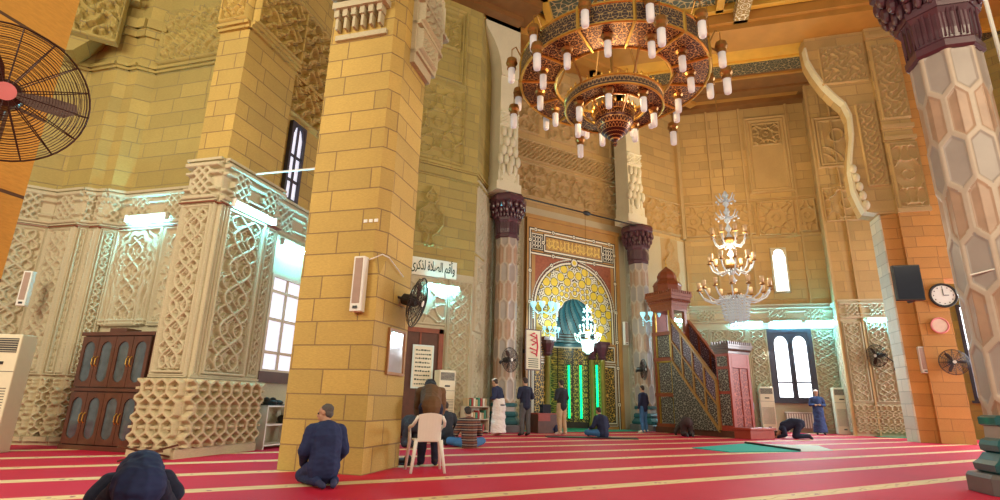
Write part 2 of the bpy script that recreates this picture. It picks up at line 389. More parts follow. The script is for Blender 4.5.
def knots(U, V, W, H, p=1.1):
    n = max(1, round(W/p)); q = W/n; x = (U/q-np.floor(U/q))*q-q/2
    kn = np.abs(x) < q*.27; v = V-H/2; s = H*.38
    d1 = ((x+v)/s*1.5); d2 = ((x-v)/s*1.5); wv = np.maximum(rdg((d1-np.round(d1))*s/2.2, .03), rdg((d2-np.round(d2))*s/2.2, .03))*(np.abs(v) < H*.36)
    bars = rdg(np.abs(v)-H*.22, .035)
    h = np.where(kn, wv, bars)
    return np.maximum(h, np.maximum(rdg(V-.05, .045), rdg(V-H+.05, .05)*1.4))
def archp(U, V, W, H):
    x = U-W/2; top = H-.75; hw = W*.30
    lob = hw*(1+.06*np.cos(14*np.arctan2(V-top, np.abs(x)+1e-3)))
    r = np.hypot(x, np.maximum(V-top, 0)*.62); d = r-lob
    ins = d < -.05
    h = np.maximum(rdg(d, .045), .8*rdg(d-.12, .03))
    h = np.maximum(h, np.where(ins, arab(U-W/2+hw, V, hw*2, H*3, .9, .03), swirl(U, V, W, H, .42)*.7*(d > .2)))
    h = np.maximum(h, rdg(V-.12, .03)); 
    return np.maximum(h, f_frame(U,V,W,H,.05,.025))
def vase(U, V, W, H):
    x = np.abs(U-W/2)/(W/2); v = V/H
    prof = np.interp(v, [0,.05,.16,.24,.38,.55,.66,.72,.78,.86,.93,1], [.02,.30,.10,.42,.80,.80,.30,.14,.40,.34,.1,.02])
    d = (x-prof)*W/2; ins = np.clip(-d/.03, 0, 1)
    return np.maximum(rdg(d, .05), ins*(.45+.5*geo8(U-W/2, V, .3)))
def panelframe(ins=.12, w=.035, inner=None, q=.5):
    def f(U, V, W, H):
        h = np.maximum(f_frame(U,V,W,H,ins,w), .8*f_frame(U,V,W,H,ins+.14,w*.8))
        if inner:
            e = np.minimum(np.minimum(U, W-U), np.minimum(V, H-V)); h = np.maximum(h, inner(U, V, q)*np.clip((e-ins-.22)/.03, 0, 1))
        return h
    return f
def relief(name, parent, pp_, t, W, z0, z1, fn, depth=.05, res=.02, mat=None, base=.012, **kw):
    H = z1-z0; depth *= 1.55; res *= .85; nu = max(2, int(W/res)+1); nv = max(2, int(H/res)+1)
    U, V = np.meshgrid(np.linspace(0, W, nu), np.linspace(0, H, nv)); h = fn(U, V, W, H, **kw)
    d = base+depth*h
    d[0,:] = -.01; d[-1,:] = -.01; d[:,0] = -.01; d[:,-1] = -.01
    P = np.stack([pp_[0]+t[0]*U+t[1]*d, pp_[1]+t[1]*U-t[0]*d, z0+V], -1)
    return grid_obj(name, P, mat or M['lime'], parent)
def along(p, t, u): return (p[0]+t[0]*u, p[1]+t[1]*u)
def dist(a, b): return math.hypot(b[0]-a[0], b[1]-a[1])
def dirn(a, b): L = dist(a, b); return ((b[0]-a[0])/L, (b[1]-a[1])/L)

# ================================================================== PEOPLE
def capsule(b, p, q, r0, r1, seg=10):
    p, q = Vector(p), Vector(q); b.tube([p, q], [r0, r1], seg); b.ball(p, r0, seg=seg, rings=6); b.ball(q, r1, seg=seg, rings=6)
TMP = bpy.data.scenes.new('tmp_scene')
def solidify(name, b, mat, parent, vox, smooth=6, fold=0., fs=3., seed=0):
    me = bpy.data.meshes.new('tmp'); me.from_pydata(b.v, [], b.f); o = bpy.data.objects.new('tmp', me); TMP.collection.objects.link(o)
    m = o.modifiers.new('r', 'REMESH'); m.mode = 'VOXEL'; m.voxel_size = vox; m.use_smooth_shade = True
    s = o.modifiers.new('s', 'SMOOTH'); s.iterations = smooth; s.factor = .5
    
    with bpy.context.temp_override(scene=TMP, view_layer=TMP.view_layers[0]): dg = bpy.context.evaluated_depsgraph_get(); me2 = bpy.data.meshes.new_from_object(o.evaluated_get(dg))
    bpy.data.objects.remove(o); bpy.data.meshes.remove(me); me2.name = name
    if fold:
        n = len(me2.vertices); cc = np.empty(n*3); nn_ = np.empty(n*3); me2.vertices.foreach_get('co', cc); me2.vertices.foreach_get('normal', nn_)
        cc = cc.reshape(-1,3); nn_ = nn_.reshape(-1,3); dd = np.empty(n)
        for q_, c in enumerate(cc): dd[q_] = noise.noise(Vector((c[0]*fs+seed, c[1]*fs, c[2]*fs*1.6)))*fold+noise.noise(Vector((c[0]*fs*3+seed, c[1]*fs*3, c[2]*fs*5)))*fold*.4
        me2.vertices.foreach_set('co', (cc+nn_*dd[:,None]).ravel()); me2.update()
    me2.materials.clear()
    for m_ in (mat if isinstance(mat, (list, tuple)) else [mat]): me2.materials.append(m_)
    me2.polygons.foreach_set('use_smooth', [True]*len(me2.polygons)); auto_uv(me2)
    o = bpy.data.objects.new(name, me2); COL.objects.link(o); o.parent = parent; return o

def pose_stand(bend=0., arms='front', w=.19):
    # bend in radians about the hips
    hp = Vector((0,0,.92)); cb, sb = math.cos(bend), math.sin(bend)
    q = lambda x_, y_, z_: Vector((x_, y_*cb+z_*sb, .92+z_*cb-y_*sb)) - Vector((0, bend*.10, 0))
    J = dict(pel=q(0,0,.02), waist=q(0,0,.17), chest=q(0,.0,.38), neck=q(0,-.01,.54), head=q(0,.035,.69), top=q(0,.02,.80), face=q(0,.12,.68))
    for s, k in ((-1,'l'),(1,'r')):
        J['sh'+k] = q(s*w*.92,-.01,.455)
        if arms == 'front': J['el'+k] = q(s*.25,.00,.22); J['wr'+k] = q(s*.13,.20,.22); J['ha'+k] = q(s*.04,.24,.22)
        elif arms == 'down': J['el'+k] = q(s*.26,-.02,.20); J['wr'+k] = q(s*.25,.05,-.03); J['ha'+k] = q(s*.25,.08,-.13)
        else: J['el'+k] = J['sh'+k]+Vector((s*.03,.02,-.30)); kn = Vector((s*.12,.10,.55)); J['wr'+k] = kn+Vector((0,.03,.08)); J['ha'+k] = kn+Vector((0,.06,.0))
        J['hi'+k] = Vector((s*.09,-bend*.10,.90)); J['kn'+k] = Vector((s*.10,.02-bend*.04,.49)); J['an'+k] = Vector((s*.11,-.03,.09)); J['to'+k] = Vector((s*.13,.13,.035))
    return J
def pose_kneel(turn=0., lean=.1):
    c, s_ = math.cos(lean), math.sin(lean); q = lambda x_, y_, z_: Vector((x_, -.08+y_*c+z_*s_, .26+z_*c-y_*s_))
    J = dict(pel=q(0,0,.0), waist=q(0,-.02,.14), chest=q(0,-.01,.35), neck=q(0,.01,.50), head=q(.0,.05,.64), top=q(0,.03,.75), face=q(.0,.14,.63))
    for s, k in ((-1,'l'),(1,'r')):
        J['sh'+k] = q(s*.172,0,.415); J['el'+k] = q(s*.26,.03,.18); J['wr'+k] = Vector((s*.19,.22,.25)); J['ha'+k] = Vector((s*.17,.31,.23))
        J['hi'+k] = Vector((s*.11,-.08,.24)); J['kn'+k] = Vector((s*.17,.33,.10)); J['an'+k] = Vector((s*.11,-.22,.08)); J['to'+k] = Vector((s*.07,-.33,.05))
    return J
def pose_sit(lean=.2):
    c, s_ = math.cos(lean), math.sin(lean); q = lambda x_, y_, z_: Vector((x_, -.05+y_*c+z_*s_, .13+z_*c-y_*s_))
    J = dict(pel=q(0,0,.0), waist=q(0,-.03,.15), chest=q(0,-.02,.36), neck=q(0,.01,.52), head=q(.0,.06,.65), top=q(0,.05,.76), face=q(0,.15,.63))
    for s, k in ((-1,'l'),(1,'r')):
        J['sh'+k] = q(s*.172,0,.425); J['el'+k] = q(s*.28,.06,.20); J['wr'+k] = Vector((s*.22,.28,.26)); J['ha'+k] = Vector((s*.19,.36,.23))
        J['hi'+k] = Vector((s*.12,-.02,.12)); J['kn'+k] = Vector((s*.38,.26,.13)); J['an'+k] = Vector((-s*.10,.34,.08)); J['to'+k] = Vector((-s*.22,.36,.05))
    return J
def pose_sujud():
    J = dict(pel=Vector((0,-.22,.48)), waist=Vector((0,-.04,.50)), chest=Vector((0,.18,.38)), neck=Vector((0,.34,.25)), head=Vector((0,.45,.14)), top=Vector((0,.56,.10)), face=Vector((0,.47,.05)))
    for s, k in ((-1,'l'),(1,'r')):
        J['sh'+k] = Vector((s*.19,.27,.29)); J['el'+k] = Vector((s*.31,.24,.12)); J['wr'+k] = Vector((s*.24,.46,.04)); J['ha'+k] = Vector((s*.22,.56,.03))
        J['hi'+k] = Vector((s*.10,-.23,.44)); J['kn'+k] = Vector((s*.12,-.10,.08)); J['an'+k] = Vector((s*.10,-.50,.10)); J['to'+k] = Vector((s*.09,-.56,.04))
    return J
def pose_front():
    J = pose_sujud(); J['pel'] = Vector((0,-.26,.37)); J['waist'] = Vector((0,-.12,.42))
    for s, k in ((-1,'l'),(1,'r')): J['kn'+k] = Vector((s*.27,.02,.10)); J['an'+k] = Vector((s*.17,-.42,.09)); J['to'+k] = Vector((s*.12,-.54,.04)); J['hi'+k] = Vector((s*.13,-.24,.30)); J['el'+k] = Vector((s*.32,.10,.20)); J['sh'+k] = Vector((s*.21,.20,.31))
    return J
def person(label, loc, rz, J, top, legs, sleeve=None, hair=(.05,.035,.03), robe=None, hood=None, shoes=(.03,.03,.03), skin=None, cap=None, vox=.014, s=1., look=0., jacket_len=.06, loose=1., group=None, barefoot=False, collar=None, stripes=None):
    t = thing('person', label, 'person', loc, rz, group); t.scale = (s,)*3
    J = {k: Vector(v) for k, v in J.items()}
    if look:
        R_ = Matrix.Rotation(look, 3, (J['top']-J['neck']).normalized())
        for k in ('face','top','head'): J[k] = J['neck']+R_@(J[k]-J['neck'])
    body = MB(); cp = lambda a_, b_, r0, r1: capsule(body, J[a_], J[b_], r0, r1)
    cp('pel','waist',.14,.125); cp('waist','chest',.125,.15); cp('chest','neck',.13,.055); capsule(body, J['neck'], J['head'], .055, .06)
    up = (J['top']-J['neck']).normalized(); fwd = (J['face']-J['head']); fwd = (fwd-up*fwd.dot(up)).normalized(); side = fwd.cross(up)
    H_ = J['head']
    def hb(c_, rx, ry, rz_, n=12):
        k0 = len(body.v); body.ball((0,0,0), (rx,ry,rz_), seg=n, rings=8)
        for i in range(k0, len(body.v)): v = Vector(body.v[i]); body.v[i] = tuple(H_+side*(v.x+c_[0])+fwd*(v.y+c_[1])+up*(v.z+c_[2]))
    hb((0,-.012,.035),.076,.092,.085); hb((0,.022,-.03),.056,.068,.075); hb((0,.05,-.085),.03,.03,.025)  # skull, jaw, chin
    hb((0,.10,-.01),.014,.022,.026,8); hb((0,.088,-.052),.028,.012,.010,8); hb((0,.080,.028),.06,.014,.012,8)  # nose, mouth, brow
    for e_ in (-1,1): hb((e_*.077,-.005,.0),.010,.020,.032,8)
    for k in 'lr':
        cp('sh'+k,'el'+k,.055,.042); cp('el'+k,'wr'+k,.042,.028); capsule(body, J['chest'], J['sh'+k], .09, .06)
        cp('hi'+k,'kn'+k,.085,.058); cp('kn'+k,'an'+k,.058,.036); capsule(body, J['an'+k], J['to'+k], .038, .030)
        hd = (J['ha'+k]-J['wr'+k]); L = max(hd.length, .05); hd.normalize(); palm = J['wr'+k]+hd*.055
        lat = hd.orthogonal().normalized()
        if abs(lat.z) > .6: lat = hd.cross(lat).normalized()
        capsule(body, J['wr'+k], palm, .026, .034); nrm = hd.cross(lat)
        if nrm.z > 0: nrm = -nrm
        for i_, (o_, l_) in enumerate(((-.030,.058),(-.010,.072),(.010,.076),(.030,.066))):
            p0_ = palm+lat*o_+hd*.01; p1_ = p0_+hd*l_*.55; p2_ = p1_+hd*l_*.35+nrm*.018; body.tube([p0_, p1_, p2_], [.010,.009,.007], 6)
        th0 = J['wr'+k]+hd*.03+lat*(.03 if k == 'l' else -.03); sgn = 1 if k == 'l' else -1; body.tube([th0, th0+hd*.03+lat*sgn*.028, th0+hd*.065+lat*sgn*.034+nrm*.01], [.013,.011,.008], 6)
    bo = solidify('body', body, skin or M['skin'], t, vox*.85, 3)
    # clothing
    mt = top; ml = legs; seed = (loc[0]*7.3+loc[1]) % 9
    c = MB(); k_ = loose
    capsule(c, J['waist']-(J['waist']-J['pel'])*(1+jacket_len*4), J['waist'], .175*k_, .160*k_); capsule(c, J['waist'], J['chest'], .160*k_, .175*k_); capsule(c, J['chest'], J['neck']-(J['neck']-J['chest'])*.22, .165*k_, .085)
    if sleeve: solidify('jacket', c, mt, t, vox, 5, .02, 5., seed); c = MB()
    for k in 'lr':
        capsule(c, J['chest']+(J['neck']-J['chest'])*.35, J['sh'+k], .13*k_ if not sleeve else .1, .085*k_); capsule(c, J['sh'+k], J['el'+k], .085*k_, .066*k_); capsule(c, J['el'+k], J['wr'+k], .066*k_, .046)
    solidify('sleeves' if sleeve else 'jacket' if not robe else 'robe_top', c, sleeve or mt, t, vox, 5, .014, 5., seed)
    c = MB()
    if robe:
        # long gown: rings from waist to hem
        prof = [(J['waist'], .17), ((J['hil']+J['hir'])/2, .205), ((J['knl']+J['knr'])/2, .215), ((J['anl']+J['anr'])/2+Vector((0,.03,.0)), .25)]
        for (p_, r0), (q_, r1) in zip(prof[:-1], prof[1:]): c.tube([p_, q_], [r0, r1], 16)
        solidify('robe_skirt', c, robe, t, vox, 4, .03, 5., seed)
    else:
        capsule(c, J['pel'], J['waist'], .16, .14)
        for k in 'lr': capsule(c, (J['pel']+J['hi'+k])/2, J['hi'+k], .13, .115); capsule(c, J['hi'+k], J['kn'+k], .112, .085); capsule(c, J['kn'+k], J['an'+k], .085, .062)
        solidify('trousers', c, ml, t, vox, 4, .012, 6., seed+2)
    for k in 'lr':
        c = MB(); d = (J['to'+k]-J['an'+k]).normalized(); capsule(c, J['an'+k]-d*.02, J['to'+k]+d*.02, .048, .040)
        o = solidify('sock', c, plain('sock_cloth', shoes, .8), t, .012, 2)
    # hair or cap
    c = MB()
    def hh(c_, rx, ry, rz_):
        k0 = len(c.v); c.ball((0,0,0), (rx,ry,rz_), seg=14, rings=9)
        for i in range(k0, len(c.v)): v = Vector(c.v[i]); c.v[i] = tuple(H_+side*(v.x+c_[0])+fwd*(v.y+c_[1])+up*(v.z+c_[2]))
    if hood:
        hh((0,-.02,.03),.115,.13,.125); capsule(c, J['head']-up*.02-fwd*.03, J['neck']-fwd*.02, .11, .12); solidify('hood', c, hood, t, vox, 3, .01, 6.)
    elif hair:
        hh((0,-.030,.055),.083,.088,.078); hh((0,-.055,.0),.072,.055,.065); solidify('hair', c, plain('hair_colour', hair, .85, var=.35, scale=40, bump=.01), t, .010, 2, .006, 25.)
    if cap:
        c = MB(); hh((0,-.012,.085),.086,.098,.052); solidify('cap', c, cap, t, .012, 2)
    if collar:
        c = MB(); c.ring(J['neck']+(J['head']-J['neck'])*.12, .075, .016, up, 20, 6); c.build('collar', collar, t, smooth=True)
    for e_ in (-1, 1):
        p_ = H_+side*(e_*.030)+fwd*.083+up*.008; body_e = MB(); body_e.ball(p_, .011, seg=8, rings=5); body_e.build('eye', M['black'], t)
    return t
def cloth(name, c, var=.25): return plain(name, c, .85, var=var, scale=9, bump=.004)
navy = cloth('navy_cloth', (.016,.022,.065)); navy2 = cloth('bright_navy_cloth', (.014,.026,.095)); dark = cloth('charcoal_cloth', (.022,.024,.035)); grey = cloth('grey_trouser_cloth', (.085,.08,.08))
jeans = cloth('denim', (.05,.16,.36)); beige = cloth('beige_cloth', (.50,.34,.20)); brownj = cloth('brown_leather', (.15,.075,.032)); whitec = cloth('white_gown_cloth', (.75,.68,.66), .06); blueg = cloth('blue_gown_cloth', (.035,.06,.17)); dbrown = cloth('dark_brown_cloth', (.055,.03,.03)); dnavy = cloth('dark_navy_cloth', (.012,.016,.045))
def striped():
    m, nt, b = newmat('striped_sweater'); tc = N(nt, 'ShaderNodeTexCoord'); sp = N(nt, 'ShaderNodeSeparateXYZ'); nt.links.new(tc.outputs['Object'], sp.inputs[0])
    y = math_n(nt, 'FRACT', math_n(nt, 'MULTIPLY', sp.outputs[2], 9.5)); f1 = math_n(nt, 'LESS_THAN', y, .42); f2 = math_n(nt, 'LESS_THAN', math_n(nt,'ABSOLUTE',math_n(nt,'SUBTRACT',y,.72)), .07)
    a = N(nt, 'ShaderNodeMixRGB'); a.inputs['Color1'].default_value = (.035,.02,.03,1); a.inputs['Color2'].default_value = (.17,.06,.035,1); nt.links.new(f1, a.inputs['Fac'])
    c = N(nt, 'ShaderNodeMixRGB'); c.inputs['Color2'].default_value = (.42,.32,.24,1); nt.links.new(f2, c.inputs['Fac']); nt.links.new(a.outputs['Color'], c.inputs['Color1']); nt.links.new(c.outputs['Color'], b.inputs['Base Color']); b.inputs['Roughness'].default_value = .9
    return m
# nearest: bowed in prostration at the bottom left edge
person('person in a navy jacket bent down in prayer, cropped by the bottom left edge', (-.17,5.62,0), .05, pose_front(), navy2, dnavy, dnavy, hair=None, s=.90, vox=.011, loose=1.2, jacket_len=.2, shoes=(.02,.02,.03))
person('grey-haired man in a navy sweater kneeling with his back to us before the big pillar', (1.62,7.0,0), .05, pose_kneel(lean=.12), navy2, navy2, hair=(.10,.09,.085), look=.9, vox=.010, s=.91, loose=1.24, collar=M['white'], shoes=(.03,.035,.10))
person('man in a brown jacket bowing forward behind the white plastic chair', (3.58,8.42,0), -.35, pose_stand(1.05, 'knee'), brownj, dnavy, hair=None, hood=dark, vox=.012, s=.98, loose=1.1, jacket_len=.02)
person('person in dark clothes kneeling beyond the plastic chair by the cream air conditioner', (5.65,12.3,0), -.2, pose_kneel(lean=.35), dark, dark, vox=.016)
person('person crouched in dark grey clothes left of the bowing man, half hidden by the pillar', (4.55,11.9,0), .1, pose_sujud(), dark, dark, vox=.016, s=1.05)
person('man in a brown striped sweater and blue jeans sitting on the carpet', (5.78,11.35,0), -.25, pose_sit(.25), striped(), jeans, vox=.012, loose=1.12, cap=dark)
person('man in a white gown and navy jacket standing with bowed head', (8.70,15.1,0), .5, pose_stand(.22, 'front'), navy, whitec, robe=whitec, cap=whitec, vox=.016, shoes=(.55,.35,.25))
person('man in navy jacket and grey trousers standing left of the niche', (9.55,14.9,0), 0, pose_stand(0, 'front'), dnavy, grey, vox=.016, s=1.02, shoes=(.02,.02,.02))
person('man in a black jacket and beige trousers standing before the niche', (11.2,15.2,0), .1, pose_stand(0, 'front'), dark, beige, vox=.016, s=1.02, shoes=(.7,.55,.45))
person('person in blue bending low behind the man in beige trousers', (11.62,16.25,0), .3, pose_sit(.7), navy, navy2, vox=.018, hair=(.02,.02,.02))
person('man in a navy sweater sitting on the small dark mat in front of the niche', (11.5,13.55,.03), 0, pose_sit(.2), navy, jeans, vox=.015, loose=1.1)
person('man in a navy top and blue jeans standing at the right column beside the pulpit', (15.4,15.7,0), .2, pose_stand(0, 'down'), navy, jeans, vox=.017, shoes=(.7,.6,.5))
person('person in dark brown prostrating on the carpet against the pulpit flank', (15.6,13.9,0), -.6, pose_sujud(), dbrown, dbrown, vox=.017)
person('man in black prostrating on the carpet below the twin-arched window', (18.9,12.1,0), .72, pose_sujud(), dnavy, dnavy, vox=.014, s=1.05)
person('old man in a long blue gown standing with folded hands facing us', (23.4,13.7,0), PI-.95, pose_stand(0, 'front'), blueg, blueg, robe=blueg, hair=(.55,.52,.50), vox=.016, s=1.04, cap=whitec)
person('person in a light blue shirt half hidden behind the red pulpit gate', (20.3,14.85,0), -.9, pose_stand(0, 'down'), cloth('light_blue_cloth', (.25,.38,.5)), dark, vox=.018)

bpy.data.scenes.remove(TMP)

TOP = 16.4
# ================================================================== SETTING
f = MB(); f.box(-14, 34, -8, 24, -.2, 0); floor = struct(f.build('floor', M['carpet']))

def run(name, pts, z0, z1, th, mat, parent=None):
    b = MB()
    for a, c in zip(pts[:-1], pts[1:]):
        b.ebox(a, dirn(a, c), 0, dist(a, c), -th, 0, z0, z1)
    return b.build(name, mat, parent)
def tiered(name, pts, lower=True, upmat=None, lowmat=None):
    w = struct(run(name, pts, 0, 5.2, .5, lowmat or M['lime']))
    run('upper_masonry', [(a[0], a[1]) for a in pts], 5.2, TOP, .5, upmat or M['wall'], w)
    return w
def cornice(parent, pts, z, hgt=.12, out=.09, mat=None, name='moulding'):
    b = MB()
    for a, c in zip(pts[:-1], pts[1:]):
        t = dirn(a, c); L = dist(a, c)
        b.ebox(a, t, -.02, L+.02, -.05, out*.5, z, z+hgt*.45); b.ebox(a, t, -.02, L+.02, -.05, out, z+hgt*.45, z+hgt)
    return b.build(name, mat or M['lime'], parent)

# ---- far left stepped wall and bookcase bay
LW = [(-8,14.56),(-2.96,14.56),(-2.41,14.01),(-2.17,14.01),(-1.99,13.83),(-1.63,13.83),(.32,11.88)]
wl = tiered('wall_left', LW)
for k, (a, c) in enumerate(zip(LW[:-1], LW[1:])):
    t = dirn(a, c); L = dist(a, c)
    if k == 0: a = (-5.3,14.56); L = dist(a, c)
    if k < 5:
        n = 3 if k == 0 else 1
        for j in range(n):
            q = along(a, t, L*j/n)
            relief('carved_panel', wl, q, t, L/n, 1.3, 4.42, arab, .05, .018, w=.03 if L/n > .4 else .02)
        relief('carved_base', wl, a, t, L, .15, 1.25, weave, .06, .02, M['limeb'], p=.5)
        relief('carved_band', wl, a, t, L, 4.47, 5.2, knots, .05, .018)
    else:
        relief('arched_panel', wl, a, t, 1.25, 2.3, 4.42, archp, .06, .016)
        relief('carved_panel', wl, along(a, t, 1.25), t, L-1.25, 2.3, 4.42, arab, .05, .018)
        relief('carved_band', wl, a, t, L, 4.47, 5.2, knots, .05, .018)
        relief('carved_frieze', wl, a, t, L, 8.5, 10.0, swirl, .09, .03, M['wall'], p=.75)
cornice(wl, LW, 5.18, .1, .1); cornice(wl, LW, 4.42, .05, .07)
cornice(wl, LW[:6], 9.2, .45, .14, M['wall']); cornice(wl, LW, 8.3, .14, .12, M['wall']); cornice(wl, LW[:6], 0, .16, .12, M['limeb'])
# bracket over the far left bay
b = MB(); b.slab([(0,8.3),(.12,8.35),(.5,8.9),(.75,9.3),(.8,10.2),(1.0,11),(1.0,12.5),(0,12.5)][::-1], (-3.35,14.45), (1,0), 0, .65)
for i in range(3): b.ebox((-3.35,14.45), (1,0), -.1, 1.1, 0, .75+.1*i, 10.0+i*.25, 10.15+i*.25)
b.build('arch_bracket', M['wall'], wl)
relief('bracket_carving', wl, (-3.75,13.78), (1,0), 1.3, 8.7, 11.5, swirl, .12, .035, M['wall'], p=.7)

# ---- projecting carved pier on the left
C = (.09,10.66); L_ = (-.44,11.19); R_ = (1.26,11.83); R2 = (1.05,12.04)
pier = MB(); pier.prism([L_, C, R_, R2, (.35,12.6), (-.1,11.6)], 0, 5.2); pier = struct(pier.build('wall_pier', M['lime']))
u = MB(); o_ = .07
u.prism([(L_[0]+.04,L_[1]+.06),(C[0]+.02,C[1]+.1),(R_[0]-.07,R_[1]+.03),R2,(.35,12.6),(-.1,11.6)], 5.2, TOP); u.build('upper_masonry', M['gold'], pier)
bs = MB(); k = .13
base = [(-.60,11.17),(.09,10.48),(1.44,11.83),(1.25,12.02),(.35,12.2),(-.3,11.6)]
bs.prism(base, 0, .14); bs.prism([(-.55,11.17),(.09,10.53),(1.38,11.82),(1.2,12.0),(.35,12.2),(-.3,11.6)], .14, 1.24); bs.build('base_block', M['limeb'], pier)
relief('carved_base', pier, (-.55,11.17), dirn((-.55,11.17),(.09,10.53)), .905, .16, 1.26, weave, .075, .011, M['limeb'], p=.62, w=.06)
relief('carved_base', pier, (.09,10.53), E_, 1.82, .16, 1.26, weave, .075, .011, M['limeb'], p=.62, w=.06)
relief('carved_panel', pier, L_, D, .75, 1.3, 4.42, arab, .06, .011, p=.95, w=.026)
relief('carved_panel', pier, C, E_, .14, 1.3, 4.42, panelframe(.03,.02), .04, .012)
relief('carved_panel', pier, along(C, E_, .14), E_, 1.12, 1.3, 4.42, arab, .065, .011, p=1.15, w=.03)
relief('carved_panel', pier, along(C, E_, 1.26), E_, .39, 1.3, 4.42, arab, .045, .012, p=.5, w=.018)
relief('carved_band', pier, L_, D, .75, 4.47, 5.2, knots, .07, .012, p=.75)
relief('carved_band', pier, C, E_, 1.65, 4.47, 5.2, knots, .07, .012, p=.82)
cornice(pier, [L_, C, R_, R2], 5.2, .09, .12); cornice(pier, [L_, C, R_], 4.42, .05, .08); cornice(pier, [L_, C, R_], 1.24, .08, .07)
relief('carved_frieze', pier, (-.40,11.25), D, .72, 8.4, 9.9, swirl, .1, .02, M['gold'], p=.6)
relief('carved_frieze', pier, (.11,10.76), E_, 1.55, 8.4, 9.9, swirl, .1, .02, M['gold'], p=.6)
cornice(pier, [(-.4,11.25),(.11,10.74),(1.2,11.83)], 8.25, .15, .12, M['gold'])

cornice(pier, [L_, C, R_], 4.385, .03, .13, M['rwood'], 'red_fillet'); cornice(wl, LW, 4.385, .03, .09, M['rwood'], 'red_fillet')
# ---- window wall behind the pier
SW = [R2, (5.41,16.4)]
ws = tiered('wall_side', SW, upmat=M['gold'])
Lw = dist(*SW)
relief('carved_panel', ws, along(R2, E_, 2.0), E_, Lw-2.0, 1.3, 4.42, star, .05, .025, p=.55)
relief('carved_band', ws, R2, E_, Lw, 4.47, 5.2, knots, .05, .02)
relief('carved_frieze', ws, R2, E_, 3.5, 7.3, 10.2, swirl, .1, .025, M['gold'], p=.7)
cornice(ws, SW, 5.2, .1, .12); cornice(ws, SW, 8.2, .15, .15, M['gold'])
def window(name, p, t, w, z0, z1, mats, arch=False, lights=2, mull=(), fr=.07, proud=.04, sill=True, two_arch=False):
    # frame, mullions and a bright pane set on the wall plane
    fb = MB(); fb.ebox(p, t, -fr, 0, -.02, proud+.06, z0-fr, z1+fr); fb.ebox(p, t, w, w+fr, -.02, proud+.06, z0-fr, z1+fr)
    fb.ebox(p, t, 0, w, -.02, proud+.06, z0-fr, z0); fb.ebox(p, t, 0, w, -.02, proud+.06, z1, z1+fr)
    for i in range(1, lights): fb.ebox(p, t, w*i/lights-.025, w*i/lights+.025, 0, proud+.04, z0, z1)
    for z in mull: fb.ebox(p, t, 0, w, 0, proud+.03, z-.032, z+.032)
    if two_arch:
        for i in range(lights):
            u0 = w*i/lights; ww = w/lights; c = u0+ww/2; r = ww*.36; zs = z1-.55
            pts = [(c+r*math.cos(a)*(1), zs+r*1.35*math.sin(a)) for a in np.linspace(PI, 0, 15)]
            fb.slab([(u0,z1),(u0,z0),(c-r,z0)]+pts[:8]+[(c,z1)], p, t, 0, proud+.04)
            fb.slab([(c,z1)]+pts[7:]+[(c+r,z0),(u0+ww,z0),(u0+ww,z1)], p, t, 0, proud+.04)
    if arch:
        c = w/2; r = w/2; zs = z1-w*.9
        pts = [(c+r*math.cos(a)*(1+.09*math.cos(6*a)), zs+w*.9*math.sin(a)**.8 if math.sin(a) > 0 else zs) for a in np.linspace(PI, 0, 21)]
        fb.slab([(-fr,z1+fr),(-fr,zs),(0,zs)]+pts[:11]+[(c,z1+fr)], p, t, 0, proud+.05)
        fb.slab([(c,z1+fr)]+pts[10:]+[(w,zs),(w+fr,zs),(w+fr,z1+fr)], p, t, 0, proud+.05)
    o = struct(fb.build(name, mats[0])); g = MB(); g.ebox(p, t, 0, w, 0, proud, z0, z1); g.build('window_pane', mats[1], o)
    if sill: s = MB(); s.ebox(p, t, -fr-.05, w+fr+.05, 0, .22, z0-fr-.1, z0-fr); s.build('window_sill', mats[0], o)
    return o
p1 = along(R2, E_, .42)
w1 = window('window_1', p1, E_, 1.5, 1.55, 3.5, (M['wframe'], M['dayd']), lights=3, mull=(1.9,2.6,3.2), sill=False)
g = MB(); g.ebox(p1, E_, -.15, 1.6, 0, .16, 1.28, 1.5); g.build('window_sill', M['dwood'], w1)
p2 = along(R2, E_, .38)
window('window_2', p2, E_, .40, 5.35, 7.15, (M['frame'], M['dayd']), arch=True, lights=2, mull=(5.8,6.4), sill=False)

# ---- door wall, chamfer, qibla wall
BWL = [(5.41,16.4),(8.3,16.4),(9.9,18)]
wb = tiered('wall_back', BWL)
relief('carved_panel', wb, (5.5,16.4), XD, 1.85, 3.35, 5.0, star, .05, .03, p=.5)
relief('carved_panel', wb, (7.35,16.4), XD, .95, .1, 5.0, arab, .05, .025, p=1.0)
relief('medallion', wb, (6.0,16.4), XD, 1.1, 6.0, 8.2, vase, .08, .03, M['wall'])
relief('upper_panel', wb, (5.6,16.4), XD, 2.1, 9.2, 12.3, star, .06, .03, M['wall'], p=.55)
relief('upper_panel', wb, (5.6,16.4), XD, 2.1, 12.4, 15.9, panelframe(.1,.05,None), .07, .035, M['wall'])
relief('upper_panel', wb, (5.95,16.35), XD, 1.4, 13.9, 15.3, star, .07, .025, M['wall'], p=.35)
for z in (8.6, 9.0): cornice(wb, BWL, z, .14, .1, M['wall'])
ch = (8.3,16.4); Lc = dist((8.3,16.4),(9.9,18))
relief('carved_panel', wb, along(ch,E_,.1), E_, 1.05, .1, 3.2, arab, .05, .025, p=1.0)
relief('carved_panel', wb, along(ch,E_,.1), E_, 1.05, 3.3, 6.0, star, .05, .025, p=.5)
relief('carved_panel', wb, along(ch,E_,.1), E_, 1.05, 6.1, 8.9, arab, .05, .025, p=1.2)
relief('carved_panel', wb, along(ch,E_,1.2), E_, 1.05, .1, 8.9, arab, .05, .03, p=1.0)

